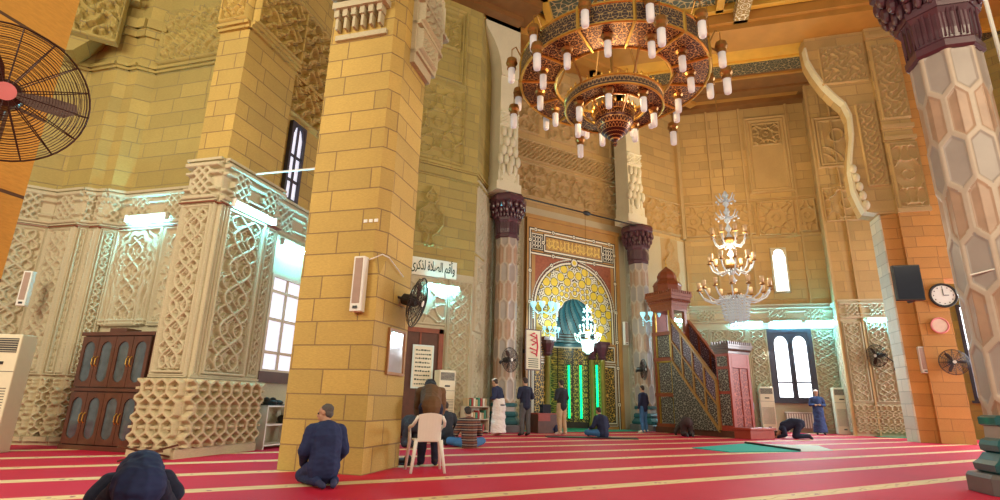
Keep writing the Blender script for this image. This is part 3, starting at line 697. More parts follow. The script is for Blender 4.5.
QW = [(9.9,18),(21.0,18)]
wq = struct(run('wall_qibla', [(9.9,18),(12.45,18)], 0, 9.0, .5, M['limeb']))
run('wall_panel', [(15.3,18),(21.0,18)], 0, 9.0, .5, M['limeb'], wq); run('wall_panel', [(12.45,18),(15.3,18)], 5.5, 9.0, .5, M['limeb'], wq)
run('upper_masonry', QW, 9.0, TOP, .5, M['tan'], wq)
relief('carved_panel', wq, (16.9,18), XD, 1.3, .1, 8.7, arab, .06, .022, p=.9)
relief('carved_panel', wq, (10.0,18), XD, 1.35, .1, 8.7, arab, .06, .022, p=.9)
relief('carved_panel', wq, (18.3,18), XD, 2.6, .1, 4.7, tiled, .07, .022)
relief('carved_band', wq, (18.3,18), XD, 2.7, 4.8, 5.6, knots, .05, .03)
relief('medallion', wq, (19.3,18), XD, 1.2, 6.3, 9.0, vase, .08, .035, M['tanp'])
relief('upper_band', wq, (10.2,18), XD, 6.6, 9.4, 11.0, star, .09, .025, M['tanp'], p=.42)
relief('upper_band', wq, (10.2,18), XD, 6.6, 11.1, 12.1, swirl, .09, .025, M['tanp'], p=.45)
relief('upper_panel', wq, (12.6,18), XD, 2.9, 12.4, 15.6, star, .09, .03, M['tanp'], p=.6)
for x in (10.6, 16.2): relief('upper_panel', wq, (x,18), XD, 1.5, 12.4, 15.6, star, .09, .03, M['tanp'], p=.42)
relief('upper_band', wq, (17.5,18), XD, 3.4, 9.2, 11.0, star, .09, .025, M['tanp'], p=.42)
pb = MB()
for x in (10.05, 16.95, 20.75): pb.box(x, x+.22, 17.8, 18.05, 9.1, TOP)
pb.build('wall_rib', M['tanp'], wq)

# ---- apse bay with the twin window
NW = [(21.0,18),(25.41,13.59)]
wn = struct(run('wall_bay', NW, 0, 5.6, .5, M['lime'])); run('upper_masonry', NW, 5.6, TOP, .5, M['tan'], wn)
Ln = dist(*NW)
relief('carved_panel', wn, NW[0], D, 3.35, .1, 4.6, geo8_panel := (lambda U,V,W,H: tiled(U,V,W,H,.84,.028,.8)), .07, .022)
relief('carved_panel', wn, along(NW[0],D,5.15), D, Ln-5.15, .1, 4.6, geo8_panel, .07, .022)
relief('carved_band', wn, NW[0], D, Ln, 4.85, 5.6, knots, .06, .03, p=1.4)
cornice(wn, NW, 5.6, .12, .14)
relief('upper_panel', wn, along(NW[0],D,3.3), D, 2.1, 11.3, 15.6, panelframe(.1,.06,None), .08, .04, M['tanp'])
relief('upper_panel', wn, along(NW[0],D,3.65), D, 1.4, 13.9, 15.2, star, .09, .025, M['tanp'], p=.35)
relief('upper_panel', wn, along(NW[0],D,3.5), D, 1.7, 9.1, 10.9, star, .09, .025, M['tanp'], p=.5)
for u0, u1 in ((.1,3.4),(5.3,6.15)): relief('upper_band', wn, along(NW[0],D,u0), D, u1-u0, 9.2, 10.9, star, .09, .025, M['tanp'], p=.42)
cornice(wn, NW, 9.0, .1, .1, M['tanp']); cornice(wn, NW, 10.95, .12, .12, M['tanp'])
pb = MB(); 
for u in (.02, 1.5, 3.1, 5.35): pb.ebox(NW[0], D, u, u+.09, 0, .10, 5.75, TOP)
pb.build('wall_rib', M['tanp'], wn)
ww = window('window_3', along((21.0,18),D,3.5), D, 1.55, 1.5, 4.4, (M['frame'], M['day']), lights=2, mull=(2.15,), fr=.16, two_arch=True)
window('window_4', along((21.0,18),D,3.98), D, .55, 6.35, 8.4, (M['pale'], M['day']), arch=True, lights=1, fr=.07, sill=False)

# ---- return and carved face at the right
RW = [(25.41,13.59),(24.27,12.73),(26.6,10.4)]
wr = struct(run('wall_return', RW, 0, 5.5, .45, M['lime'])); run('upper_masonry', RW, 5.5, TOP, .45, M['tan'], wr)
t = dirn(*RW[:2]); relief('carved_panel', wr, RW[0], t, 1.42, .1, 4.6, tiled, .07, .022)
relief('carved_panel', wr, RW[1], D, .78, 1.3, 4.7, arab, .06, .02, M['lime'], p=.8, w=.024); relief('carved_panel', wr, along(RW[1],D,.86), D, .92, 1.3, 4.7, arab, .06, .02, M['lime'], p=.85, w=.024)
relief('carved_base', wr, RW[1], D, 1.9, .1, 1.25, weave, .07, .025, M['limeb'], p=.5)
relief('carved_band', wr, RW[1], D, 1.9, 4.8, 5.5, knots, .06, .03, p=.9)
b = MB(); b.ebox(RW[1], D, .79, .86, 0, .1, 0, TOP); b.ebox(RW[1], D, -.1, .0, -.1, .05, 0, TOP); b.build('wall_rib', M['tanp'], wr)
relief('upper_band', wr, RW[1], D, 1.9, 9.2, 10.9, star, .07, .035, M['tanp'], p=.7)
relief('upper_band', wr, RW[1], D, 1.9, 11.8, 14.5, panelframe(.1,.06,geo6,.9), .07, .035, M['tanp'])
cornice(wr, RW, 5.5, .12, .12)

# ---- far right wall seen between the orange pier and the near column
wx = struct(run('wall_right', [(27.5,11.5),(27.5,-6)], 0, TOP, .4, M['wall']))
window('window_5', (27.5,9.6), (0,-1), 1.6, 1.6, 5.2, (M['frame'], M['day']), lights=2, mull=(2.4,), fr=.12)
window('window_6', (27.5,9.6), (0,-1), 1.6, 6.4, 9.6, (M['frame'], M['day']), lights=2, mull=(7.6,), fr=.1, sill=False)
window('window_7', (27.5,4.5), (0,-1), 2.4, 1.6, 7.2, (M['frame'], M['day']), lights=2, mull=(2.4,), fr=.12)
window('window_8', (27.5,-.5), (0,-1), 2.4, 1.6, 7.2, (M['frame'], M['day']), lights=2, mull=(2.4,), fr=.12)

# ================================================================== PIERS AND COLUMNS
def post(name, label, poly, z1, mat):
    b = MB(); b.prism(poly, 0, z1)
    return b
# orange pier with curved bracket, white edge
t0 = (21.97,9.53)
op = thing('stone_pier', 'broad orange-lit sandstone pier at right with a pale edge and curved bracket high up', 'pier', (t0[0],t0[1],0))
b = MB(); out = [(0.02,0),(.56,0),(.56,TOP+1),(-1.6,TOP+1),(-1.63,15.8),(-1.59,15.2),(-1.4,14.6),(-1.11,13.94),(-.8,13.43),(-.5,13.02),(-.36,12.45),(-.4,11.6),(-.60,10.6),(-.68,10.08),(-.66,9.2),(-.51,8.6),(-.42,8.3),(-.05,8.22),(.02,8.1)]
b.slab([(.02,0),(.56,0),(.56,8.2),(.02,8.2)], (0,0), D, -.85, 0); b.build('pier_face', M['orange'], op)
b = MB(); b.slab([(.56,8.2)]+out[2:], (0,0), D, -.85, 0); b.build('upper_face', M['tan'], op)  # same stone as below; the change of tint paints a difference in light
b = MB(); b.ebox((0,0), D, .56, 1.56, -.85, .16, 0, 8.2); b.build('pier_face', M['orange'], op)
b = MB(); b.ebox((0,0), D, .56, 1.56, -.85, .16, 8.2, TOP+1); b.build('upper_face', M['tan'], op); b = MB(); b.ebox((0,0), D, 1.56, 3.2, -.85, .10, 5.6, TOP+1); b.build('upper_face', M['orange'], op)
b = MB(); b.ebox((0,0), D, -.035, .02, -.87, .012, 0, 8.15); b.build('pale_edge', M['pale'], op)
# pale moulding that follows the bracket curve
crv = out[7:17]; b = MB()
for (u0,z0),(u1,z1) in zip(out[4:17], out[5:18]):
    b.slab([(u0-.05,z0),(u0+.03,z0),(u1+.03,z1),(u1-.05,z1)], (0,0), D, -.35, .04)
b.build('bracket_moulding', M['palep'], op)
g = MB()
for i in range(5): g.ball((S2*(-.62+.06*i)-.03*S2, -S2*(-.62+.06*i)-.03*S2, 10.1-i*.38), (.13,.13,.2))
g.build('bracket_drop', M['palep'], op, smooth=True)
relief('carved_panel', op, along((0,0),D,-.2), D, .72, 9.3, 12.9, swirl, .07, .03, M['tanp'], p=.6)
relief('carved_panel', op, along((0,0),D,-1.2), D, 1.7, 13.9, 15.7, swirl, .07, .03, M['tanp'], p=.7)
n_ = (-S2,-S2)
relief('carved_panel', op, (S2*.62-.165*S2, -S2*.62-.165*S2), D, 1.0, 8.3, 11.0, star, .07, .03, M['tanp'], p=.6)
relief('carved_panel', op, (S2*.62-.165*S2, -S2*.62-.165*S2), D, 1.0, 12.0, 15.4, swirl, .07, .03, M['tanp'], p=.8)
for z in (8.15, 11.1, 11.6, 15.7):
    b = MB(); b.ebox((0,0), D, .54, 1.62, 0, .26, z, z+.16); b.build('moulding', M['tanp'], op)

# main pillar in front
mp = thing('stone_pillar', 'big yellow sandstone block pillar in the middle left, front man kneels before it', 'pillar', (0,0,0))
a0 = (1.37,8.62); b0 = (2.31,7.68); c0 = (3.12,8.49); e0 = (2.18,9.43)
k = .13
b = MB()
b.prism([a0, b0, c0, e0], 0, 2.75)
b0l = (b0[0]-k*S2, b0[1]+k*S2); b0r = (b0[0]+k*S2*1.6, b0[1]+k*S2*1.6)
b0l = along(b0, (-S2,S2), .12); b0r = along(b0, E_, .22)
v = [(a0[0],a0[1],2.75),(b0[0],b0[1],2.75),(c0[0],c0[1],2.75),(e0[0],e0[1],2.75),(a0[0],a0[1],3.1),(b0l[0],b0l[1],3.1),(b0r[0],b0r[1],3.1),(c0[0],c0[1],3.1),(e0[0],e0[1],3.1)]
b.add(v, [(0,1,5,4),(1,6,5),(1,2,7,6),(2,3,8,7),(3,0,4,8),(4,5,6,7,8)])
b.prism([a0, b0l, b0r, c0, e0], 3.1, 12)
b.build('shaft', M['gold'], mp)
# little arcade corbel and moulded cornice at the top
b = MB(); q0 = along(a0, D, .12)
b.ebox(q0, D, 0, .98, 0, .06, 7.02, 7.12)
for i in range(6):
    b.ebox(q0, D, .02+i*.165, .07+i*.165, 0, .13, 7.2, 7.5); b.ebox(q0, D, 0+i*.165, .09+i*.165, 0, .17, 7.42, 7.56)
b.ebox(q0, D, -.02, 1.0, 0, .22, 7.56, 7.68); b.ebox(q0, D, -.05, 1.03, 0, .3, 7.75, 7.9)
b.build('arcade_corbel', M['lime'], mp)
b = MB(); b.slab([(.45,6.75),(1.18,6.75),(1.22,6.95),(1.42,7.1),(1.5,7.45),(1.62,7.6),(1.62,7.95),(1.75,8.1),(1.75,8.9),(.45,8.9),(.45,7.5)], b0, E_, -.3, .09)
for i, z in enumerate((6.95, 7.55, 8.05)): b.ebox(b0, E_, .45, 1.3+.22*i, -.3, .14+.03*i, z, z+.07)
b.build('side_bracket', M['lime'], mp)
relief('bracket_carving', mp, (b0[0]+S2*.5+.1*S2, b0[1]+S2*.5-.1*S2), E_, .95, 7.65, 8.8, swirl, .06, .015, M['lime'], p=.35)
relief('bracket_carving', mp, (b0[0]+S2*.5+.1*S2, b0[1]+S2*.5-.1*S2), E_, .8, 7.05, 7.53, swirl, .05, .015, M['lime'], p=.25)

# near-left pillar
np_ = thing('stone_pillar', 'near orange-yellow stone pillar cropped by the upper left edge, carrying a wall fan', 'pillar', (0,0,0))
P = (-1.06,4.37); b = MB(); b.prism([P, along(P,(-S2,S2),1.4), along(along(P,(-S2,S2),1.4),(-S2,-S2),1.5), along(P,(-S2,-S2),1.5)], 0, 9)
b.build('shaft', stone('amber_lit_sandstone', (.70,.37,.05), row=.55, brick=1.3, mcol=(.12,.06,.02), mortar=.012), np_)  # stone tint carries the warm light on this pillar

# granite columns ---------------------------------------------------
def column_shaft(z0, z1, r, res):
    side = 2*r*math.sin(PI/8); per = 8*side; nu = int(per/res)//8*8; nv = int((z1-z0)/res)
    u = np.arange(nu)/nu*per; z = np.linspace(z0, z1, nv); U, Z = np.meshgrid(u, z)
    fi = np.floor(U/side).astype(int)%8; s = U/side-np.floor(U/side)
    a1 = PI/8+fi*PI/4; ax = np.cos(a1)*r; ay = np.sin(a1)*r; bx = np.cos(a1+PI/4)*r; by = np.sin(a1+PI/4)*r
    X = ax+(bx-ax)*s; Y = ay+(by-ay)*s; nx = np.cos(a1+PI/8); ny = np.sin(a1+PI/8)
    pitch = side*2.15; sv = pitch-.52*side
    row = None; best = None; bi = None
    for off, vo in ((.5, 0.), (0., 1.)):
        k = np.round((Z/pitch-vo)/2); yy = Z-(2*k+vo)*pitch
        cx = (U/side-off); xx = (cx-np.round(cx))*side
        d = np.maximum(np.abs(xx)-side*.5, (np.abs(yy)-sv*.5-.9*(side*.5-np.abs(xx))*1.15)*.62)
        if best is None: best = d; bi = np.zeros_like(d)
        else: bi = np.where(d < best, 1, bi); best = np.minimum(best, d)
    w = .038*side/.38
    h = np.where(best < -w, -.014, 0.); h = h + .006*np.clip(1-np.abs(best+w*1.2)/(w*.4), 0, 1)
    X += nx*h; Y += ny*h
    mi = np.where(best < -w, np.where(bi > 0, 1, 2), 0)[:-1]
    Pp = np.stack([X, Y, Z], -1)
    return Pp, mi
def octa(prof, b, ph=PI/8, mi=0): b.lathe(prof, 8, mi=mi, ph=ph)
def capital(r, zb, h, name, parent, bulbs=2):
    b = MB(); R = r
    octa([(R*1.0,zb),(R*1.10,zb+.02*h),(R*1.10,zb+.08*h),(R*1.0,zb+.11*h),(R*1.04,zb+.2*h),(R*1.05,zb+.35*h),(R*1.2,zb+.42*h)], b)
    octa([(R*1.2,zb+.40*h),(R*1.22,zb+.47*h),(R*1.12,zb+.5*h),(R*1.3,zb+.72*h),(R*1.45,zb+.80*h)], b)
    octa([(R*1.55,zb+.80*h),(R*1.74,zb+.84*h),(R*1.74,zb+.93*h),(R*1.55,zb+h)], b)
    for kk, (rr, zz, n, s) in enumerate(((1.2,.53,24,.13),(1.36,.62,16,.19),(1.50,.74,16,.20))):
        for j in range(n):
            a = 2*PI*(j+.5*(kk%2))/n; b.ball((R*rr*math.cos(a), R*rr*math.sin(a), zb+h*zz), (R*s,R*s,h*.085), seg=8, rings=6)
    for j in range(40):
        a = 2*PI*j/40; ca, sa = math.cos(a), math.sin(a); m = R*1.06/max(abs(math.cos((a)%(PI/4)-PI/8)), .1)*.94
        b.tube([(m*ca,m*sa,zb+.12*h),(m*ca*1.02,m*sa*1.02,zb+.38*h)], R*.028, 5)
    o = b.build(name, M['capital'], parent)
    return o
def make_column(label, loc, r=.43, res=.03, zb=7.05, h=1.75, g=1.):
    t = thing('granite_column', label, 'column', loc)
    Pp, mi = column_shaft(.84, zb, r, res)
    o = grid_obj('shaft', Pp, [M['cline'], M['csal'], M['cgrey']], t, smooth=False, close_u=True)
    me = o.data; me.polygons.foreach_set('material_index', mi.reshape(-1).astype(np.int32))
    capital(r, zb, h, 'capital', t)
    b = MB(); octa([(r*1.30,.24),(r*1.42,.28),(r*1.44,.36),(r*1.30,.41),(r*1.22,.46),(r*1.16,.50)], b)
    octa([(r*1.08,.50),(r*1.20,.53),(r*1.22,.60),(r*1.16,.66),(r*1.04,.69)], b); b.build('base_moulding', M['teal'], t)
    b = MB(); octa([(r*1.04,.68),(r*1.02,.86)], b); b.build('base_collar', M['cgrey'], t)
    b = MB(); octa([(r*1.03,.84),(r*1.12,.86),(r*1.12,.95),(r*1.01,.98)], b); b.build('base_ring', M['teal'], t)
    b = MB(); octa([(r*1.66,0),(r*1.66,.20),(r*1.58,.25)], b); b.build('pedestal', M['ped'], t, bevel=.01)
    return t
c1 = make_column('pale granite column with dark capital standing at the left of the prayer niche', (10.12,17.2,0))
c2 = dup(c1, (16.99,17.2,0), label='granite column with dark capital at the right of the prayer niche behind the pulpit')
c3 = make_column('large near granite column at the right edge with honeycomb hexagon panels and teal base', (9.765,2.93,0), .46, .016, 6.36, 1.8)

# imposts and pilasters above the two columns
def impost(loc, label, flip=1):
    t = thing('pilaster', label, 'pilaster', loc)
    b = MB(); b.prism([(-.55,-.5),(.55,-.5),(.55,.4),(-.55,.4)], 8.8, 9.15); b.prism([(-.47,-.47),(.47,-.47),(.47,.4),(-.47,.4)], 9.15, 9.6)
    b.prism([(-.42,-.42),(.42,-.42),(.42,.4),(-.42,.4)], 9.6, 17)
    b.slab([(-.42,13.8),(.42,13.8),(.42,17),(-1.35,17),(-1.3,16.4),(-1.2,15.8),(-.85,15.3),(-.65,14.9),(-.5,14.4)] if flip > 0 else [(-.42,13.8),(.42,13.8),(.5,14.4),(.65,14.9),(.95,15.3),(1.3,15.8),(1.5,16.4),(1.5,17),(-.42,17)], (0,0), XD, -.5, .5)
    b.build('shaft', M['palep'], t)
    m = MB()
    for i, (z, n, rr) in enumerate(((9.7,3,.10),(10.1,4,.13),(10.5,3,.15),(10.9,2,.16),(11.3,3,.12))):
        for j in range(n): m.ball(((j-(n-1)/2)*.26, -.45, z), (rr,rr,.24), seg=8, rings=6)
    m.ball((0,-.5,9.75), (.14,.14,.3)); m.build('stalactite_carving', M['palep'], t, smooth=True)
    relief('carved_band', t, (-.42,-.42), XD, .84, 11.6, 12.2, knots, .05, .03, M['palep'], p=.5)
    relief('carved_band', t, (-.42,-.42), XD, .84, 9.1, 9.6, star, .05, .03, M['palep'], p=.3)
    return t
impost((9.78,17.05,0), 'pale stone pilaster rising above the left dark capital to the ceiling', 1)
impost((16.5,17.1,0), 'pale stone pilaster rising above the right dark capital to the ceiling', -1)

# ================================================================== CEILING
cl = MB()
cz = TOP
def strip(b, s0, s1, z0, z1, mi, a=-14, c=14):
    # band running along the bay direction between s = x+y values
    p = (s0/2, s0/2); q = (s1-s0)*S2
    n = lambda u, d: (p[0]+D[0]*u+S2*d, p[1]+D[1]*u+S2*d)
    b.prism([n(a,0), n(c,0), n(c,q), n(a,q)], z0, z1, mi)
strip(cl, 34.6, 42, cz, cz+.3, 0, 1.0, 24); 
ce = struct(cl.build('ceiling', M['cwood']))
b = MB(); strip(b, 38.3, 39.2, cz-.25, cz, 0, 1, 10); strip(b, 36.8, 37.6, cz-.12, cz, 0, 1, 10); b.build('stepped_cornice', M['cwood'], ce)
b = MB(); strip(b, 37.6, 38.3, cz-.02, cz+.05, 0, 2, 8); strip(b, 35.1, 35.3, cz-.1, cz, 0, 1, 10); b.build('gilt_fillet', M['owood'], ce)
b = MB(); strip(b, 33.5, 34.8, cz-.05, cz+.3, 0, 0, 24); b.build('painted_frieze', M['ceilpat2'], ce)
b = MB(); strip(b, 31.8, 33.3, cz-.02, cz+.4, 0, -2, 24); strip(b, 33.2, 33.35, cz-.12, cz, 0, -2, 24); b.build('gilt_soffit', M['gwood'], ce)
b = MB(); strip(b, 29.6, 31.8, cz-.15, cz+.9, 0, -12, 24); strip(b, 29.35, 29.7, cz+.1, cz+1.0, 0, -12, 24); b.build('main_beam', M['owood'], ce)
b = MB(); strip(b, -2, 29.7, cz+.8, cz+1.0, 0, -20, 20); b.build('painted_panels', M['ceilpat'], ce)
b = MB()
for s in (28.9, 25.5, 22, 18.5): strip(b, s, s+.35, cz+.5, cz+.85, 0, -16, 16)
for uu in (-14,-10.5,-7,-3.5,0,3.5,7,10.5): 
    p = (0,0); n = lambda u, d: (D[0]*u+S2*d, D[1]*u+S2*d)
    b.prism([n(uu,8), n(uu+.3,8), n(uu+.3,20.6), n(uu,20.6)], cz+.5, cz+.85)
b.build('ceiling_beam', M['gwood'], ce)
b = MB()
for uu in (1.75,):
    n = lambda u, d: (D[0]*u+S2*d, D[1]*u+S2*d)
    b.prism([n(4.2,17.6), n(4.75,17.6), n(4.75,21.6), n(4.2,21.6)], cz+.1, cz+.5)
b.build('painted_beam', lattice('white_painted_beam', (.35,.22,.06), (.85,.80,.60), per=.22, thr=.6), ce)
b = MB(); b.box(2, 22, 16.9, 18, cz-.02, cz+.4); b.box(2, 21, 16.55, 16.95, cz-.3, cz+.4); b.build('main_beam', M['owood'], ce)
b = MB(); b.box(2, 10.4, 15.2, 18.3, cz-.0, cz+.4); b.box(2, 10, 16.0, 16.4, cz-.25, cz+.1); b.build('ceiling_board', M['cwood'], ce)
b = MB(); b.box(9, 22, 16.2, 16.6, cz+.1, cz+.9); b.build('gilt_soffit', M['gwood'], ce)

# ================================================================== PRAYER NICHE
MI = ['brown','dark','cream','yel','redm','olive','gilt','mlat','blue','ltblue']
mats = [M[k] for k in MI]
mr = thing('prayer_niche', 'tall gilded prayer niche of yellow star mosaic between the two dark-capped columns', 'niche', (11.44,17.86,0))
W, H = 4.9, 8.45; res = .0225
nu, nv = int(W/res)+1, int(H/res)+1
U, V = np.meshgrid(np.linspace(0, W, nu), np.linspace(0, H, nv)); Uc = (U[:-1,:-1]+U[1:,1:])/2; Vc = (V[:-1,:-1]+V[1:,1:])/2
x = Uc-2.45; ax = np.abs(x); mi = np.zeros(Uc.shape, int)
def line(d, w=.03, b=.035):
    global mi
    mi = np.where(np.abs(d) < w+b, 1, mi); mi = np.where(np.abs(d) < w, 2, mi)
e = np.minimum(Uc, W-Uc)
top = 8.45-Vc
# yellow tympanum disc and red spandrels
r = np.hypot(x, Vc-4.75); inner = (e > .42) & (Vc < 6.98)
mi = np.where(inner & (Vc > 3.55), 4, mi)
disc = (r < 2.0) | ((ax < 2.0) & (Vc < 4.75)); disc &= (Vc > 3.55)
mi = np.where(disc, 5, mi)
# quatrefoil flowers joined by straps
cent = [(1.52, a) for a in np.arange(-36, 217, 36)] + [(.93, a) for a in np.arange(-18, 199, 36)] + [(1.86, a) for a in np.arange(-18, 199, 36)]
dmin = np.full(x.shape, 9.); 
for rr, a in cent:
    a = math.radians(a); cx, cy = rr*math.cos(a), rr*math.sin(a); s = .27 if 1.4 < rr < 1.7 else (.17 if rr < 1.4 else .07)
    px, py = x-cx, Vc-4.75-cy; ca, sa = math.cos(a), math.sin(a); p_, q_ = px*ca+py*sa, -px*sa+py*ca
    d = np.minimum(np.minimum(np.hypot(p_-s*1.1, q_), np.hypot(p_+s, q_)), np.minimum(np.hypot(p_, q_-s), np.hypot(p_, q_+s)))-s*.82
    dmin = np.minimum(dmin, d)
mi = np.where(disc & (dmin < 0), 3, mi)
th = np.arctan2(Vc-4.75, x)
sv_ = mi.copy(); line(dmin, .026, .024)
for ph in (0, PI): 
    rr2 = 1.42+.46*np.cos(th*5+PI/2+ph)*np.sign(1); line(np.where(dmin > 0, (r-rr2)*.62, 9.), .020, .022)
mi = np.where(disc & (r < 1.98), mi, sv_)
fill = (Vc > 3.55) & (Vc < 4.75)
line(np.where(Vc > 4.75, r-2.03, ax-2.03) + (Vc < 3.45)*9, .04, .04)
line(np.where(Vc > 4.75, r-2.17, ax-2.17) + (Vc < 3.45)*9 + (r > 2.3)*(Vc > 4.75)*9, .018, .02)
# inscription field
ins = (Vc > 7.2) & (Vc < 7.75) & (ax < 1.45); mi = np.where(ins, 0, mi)
uu = Uc*9; lt = (np.abs(np.sin(uu*1.7)) > .93) | (np.abs(Vc-7.36-.06*np.sin(uu*2.3)) < .035) | (np.abs(np.hypot((uu*.31 % .52)-.26, Vc-7.5)-.11) < .028) | ((np.abs(Vc-7.64-.03*np.sin(uu*3.1)) < .02) & (np.sin(uu*1.1) > 0))
mi = np.where(ins & lt & (Vc > 7.25) & (Vc < 7.71), 6, mi)
line(np.maximum(ax-1.55, np.abs(Vc-7.475)-.35))
kb = (np.abs(ax-1.93) < .25) & (np.abs(Vc-7.475) < .28); kk = (((Uc*22).astype(int) % 3 == 0) ^ ((Vc*22).astype(int) % 4 == 0))
mi = np.where(kb, np.where(kk, 2, 1), mi); line(np.maximum(np.abs(ax-1.93)-.28, np.abs(Vc-7.475)-.32), .02)
line(np.maximum(np.abs(x)-2.27, np.abs(Vc-7.475)-.52)); line(np.where(Vc < 6.95, ax-2.27, 9.)); 
for nx_, ny_ in [(2.27, z) for z in (1.0, 2.5, 3.6, 4.9, 6.2, 7.5)] + [(1.1, 7.99), (0, 7.99), (2.0, 7.99), (1.1, 6.95), (1.62, 7.475), (1.2, 6.55)]:
    d = np.hypot(ax-nx_, Vc-ny_); mi = np.where(d < .10, 1, mi); mi = np.where((d < .075), 2, mi); mi = np.where(d < .03, 1, mi)
d = np.hypot(x, Vc-6.83); mi = np.where(d < .2, 1, mi); mi = np.where(d < .16, 2, mi); mi = np.where((d < .10), 3, mi)
# lower side panels
lp = (ax > 1.38) & (ax < 2.17) & (Vc < 3.5); mi = np.where(lp, 0, mi)
for z0, z1 in ((.25,2.55),(2.75,3.35)):
    d = np.maximum(np.abs(ax-1.78)-.30, np.abs(Vc-(z0+z1)/2)-(z1-z0)/2); mi = np.where(d < 0, 7, mi); line(d, .025, .025)
line(np.maximum(np.abs(ax-1.78)-.37, np.abs(Vc-1.4)-1.25), .012, .02)
hw = np.where(Vc < 3.55, 1.30, np.where(Vc < 3.9, .95, .95*np.sqrt(np.clip(1-((Vc-3.9)/1.35)**2, 0, 1))))
ang = np.arctan2(Vc-3.9, ax+1e-3); hwS = hw*(1+.05*np.cos(ang*16)*(Vc > 3.9))
nr_ = (Vc < 5.27) & (hwS > 0); mi = np.where(nr_ & (ax < hwS+.10), 2, mi); mi = np.where(nr_ & (ax < hwS+.05), 1, mi)
keep = ~(ax < hwS)
Pn = np.stack([U, U*0, V], -1)
grid_obj('mosaic_face', Pn, mats, mr, midx=mi, keep=keep, smooth=False)
b = MB(); b.box(-.02, .0, -.06, .14, 0, H+.02); b.box(W, W+.06, -.06, .14, 0, H+.02); b.box(-.1, W+.1, -.08, .14, H, H+.16); b.box(-.02,.06,-.05,0,0,H); b.box(W-.06,W,-.05,0,0,H)
b.build('outer_frame', M['brown'], mr)
# interior
nt_, nz_ = 73, 120; T, Z = np.meshgrid(np.linspace(0, PI, nt_), np.linspace(0, 3.56, nz_))
Pn = np.stack([2.45-1.3*np.cos(T), 1.3*np.sin(T)*1.0, Z], -1)
mm = np.full((nz_-1, nt_-1), 7); ti = (np.arange(nt_-1) % 12 < 1); mm[:, ti] = 1; mm[(Z[:-1,:-1] > 3.3)] = 2; mm[(Z[:-1,:-1] > 3.38)] = 8; mm[Z[:-1,:-1] < .25] = 1
grid_obj('niche_wall', Pn[:, ::-1], mats, mr, midx=mm[:, ::-1], smooth=False)
T, Z = np.meshgrid(np.linspace(0, PI, nt_), np.linspace(0, 1, 70)); ph = np.clip((Z-.2)/.8, 0, 1)*PI/2
R = 1.06*np.cos(ph)+.004; zz = np.where(Z < .2, 3.55+.35*Z/.2, 3.9+1.46*np.sin(ph))
Pn = np.stack([2.45-R*np.cos(T), R*np.sin(T), zz], -1)
sw = ((T/PI*9+Z*3.2) % 1); zc = Z[:-1,:-1]
mm = np.where(sw[:-1,:-1] < .42, 8, np.where(sw[:-1,:-1] < .55, 1, 9)); mm = np.where(zc < .2, np.where((zc*30) % 2 < 1, 9, 1), mm)
grid_obj('niche_dome', Pn[:, ::-1], mats, mr, midx=mm[:, ::-1], smooth=False)
T, Z = np.meshgrid(np.linspace(0, PI, nt_), np.linspace(1.04, 1.32, 3)); Pn = np.stack([2.45-Z*np.cos(T), Z*np.sin(T), 3.55+0*Z], -1); grid_obj('niche_ledge', Pn, M['ltblue'], mr)
b = MB(); b.box(1.1, 3.8, .0, 1.4, -.0, .02); b.build('niche_floor', M['green_carpet'], mr)
for cx, cy in ((.92+.1,-.02), (1.30,.36), (3.88-.1+.05,-.02), (3.58,.36)):
    b = MB(); b.lathe([(.17,0),(.17,.25),(.13,.32),(.12,.4),(.115,2.75),(.13,2.8)], 14, (cx, cy, 0)); col = b.build('colonnette', M['colg'], mr, smooth=True)
    b = MB(); b.lathe([(.14,2.8),(.2,2.88),(.15,2.95),(.22,3.15),(.27,3.3),(.27,3.42)], 8, (cx, cy, 0)); b.box(cx-.28, cx+.28, cy-.2, cy+.25, 3.42, 3.55); b.build('dark_capital', M['capital'], col)
for i, (gx, gy) in enumerate(((2.92,1.1),(3.32,.80),(3.64,.12))):
    g = thing('green_lamp', ['upright green lamp deepest inside the prayer niche','upright green lamp between the two right colonnettes of the niche','upright green lamp at the right edge of the niche opening'][i], 'lamp', (11.44+gx,17.86+gy,.35), 0, 'green lamps in the prayer niche')
    b = MB(); b.lathe([(.045,0),(.045,2.2)], 10, (0,0,.05)); b.build('tube', M['greenl'], g, smooth=True)
    b = MB(); b.lathe([(.06,-.0),(.06,.06)], 10, (0,0,0)); b.lathe([(.06,2.24),(.06,2.3)], 10); b.build('end_cap', M['black'], g)

# tie rod across above the niche
b = MB(); b.tube([(10.3,16.72,8.75),(16.8,16.72,8.7)], .035, 6); b.ball((13.7,16.72,8.73), (.22,.08,.1)); tagt(b.build('tie_rod', M['black']), 'thin dark tie rod stretched between the two dark capitals above the niche', 'rod')
b = MB(); b.tube([(1.42,8.66,4.66),(.62,11.2,5.30)], .02, 6); tagt(b.build('tie_rod', M['white']), 'thin white rod from the big front pillar to the carved pier', 'rod')
# white pipes at upper right
for px_, py_, zt_, l in ((12.08,3.19,11.,'thin white upright pole just right of the near column'), (12.66,2.97,11.,'thin white upright pole nearest the upper right corner')):
    b = MB(); b.tube([(px_,py_,0),(px_,py_,zt_)], .035, 8); tagt(b.build('pole', M['white']), l, 'pole')

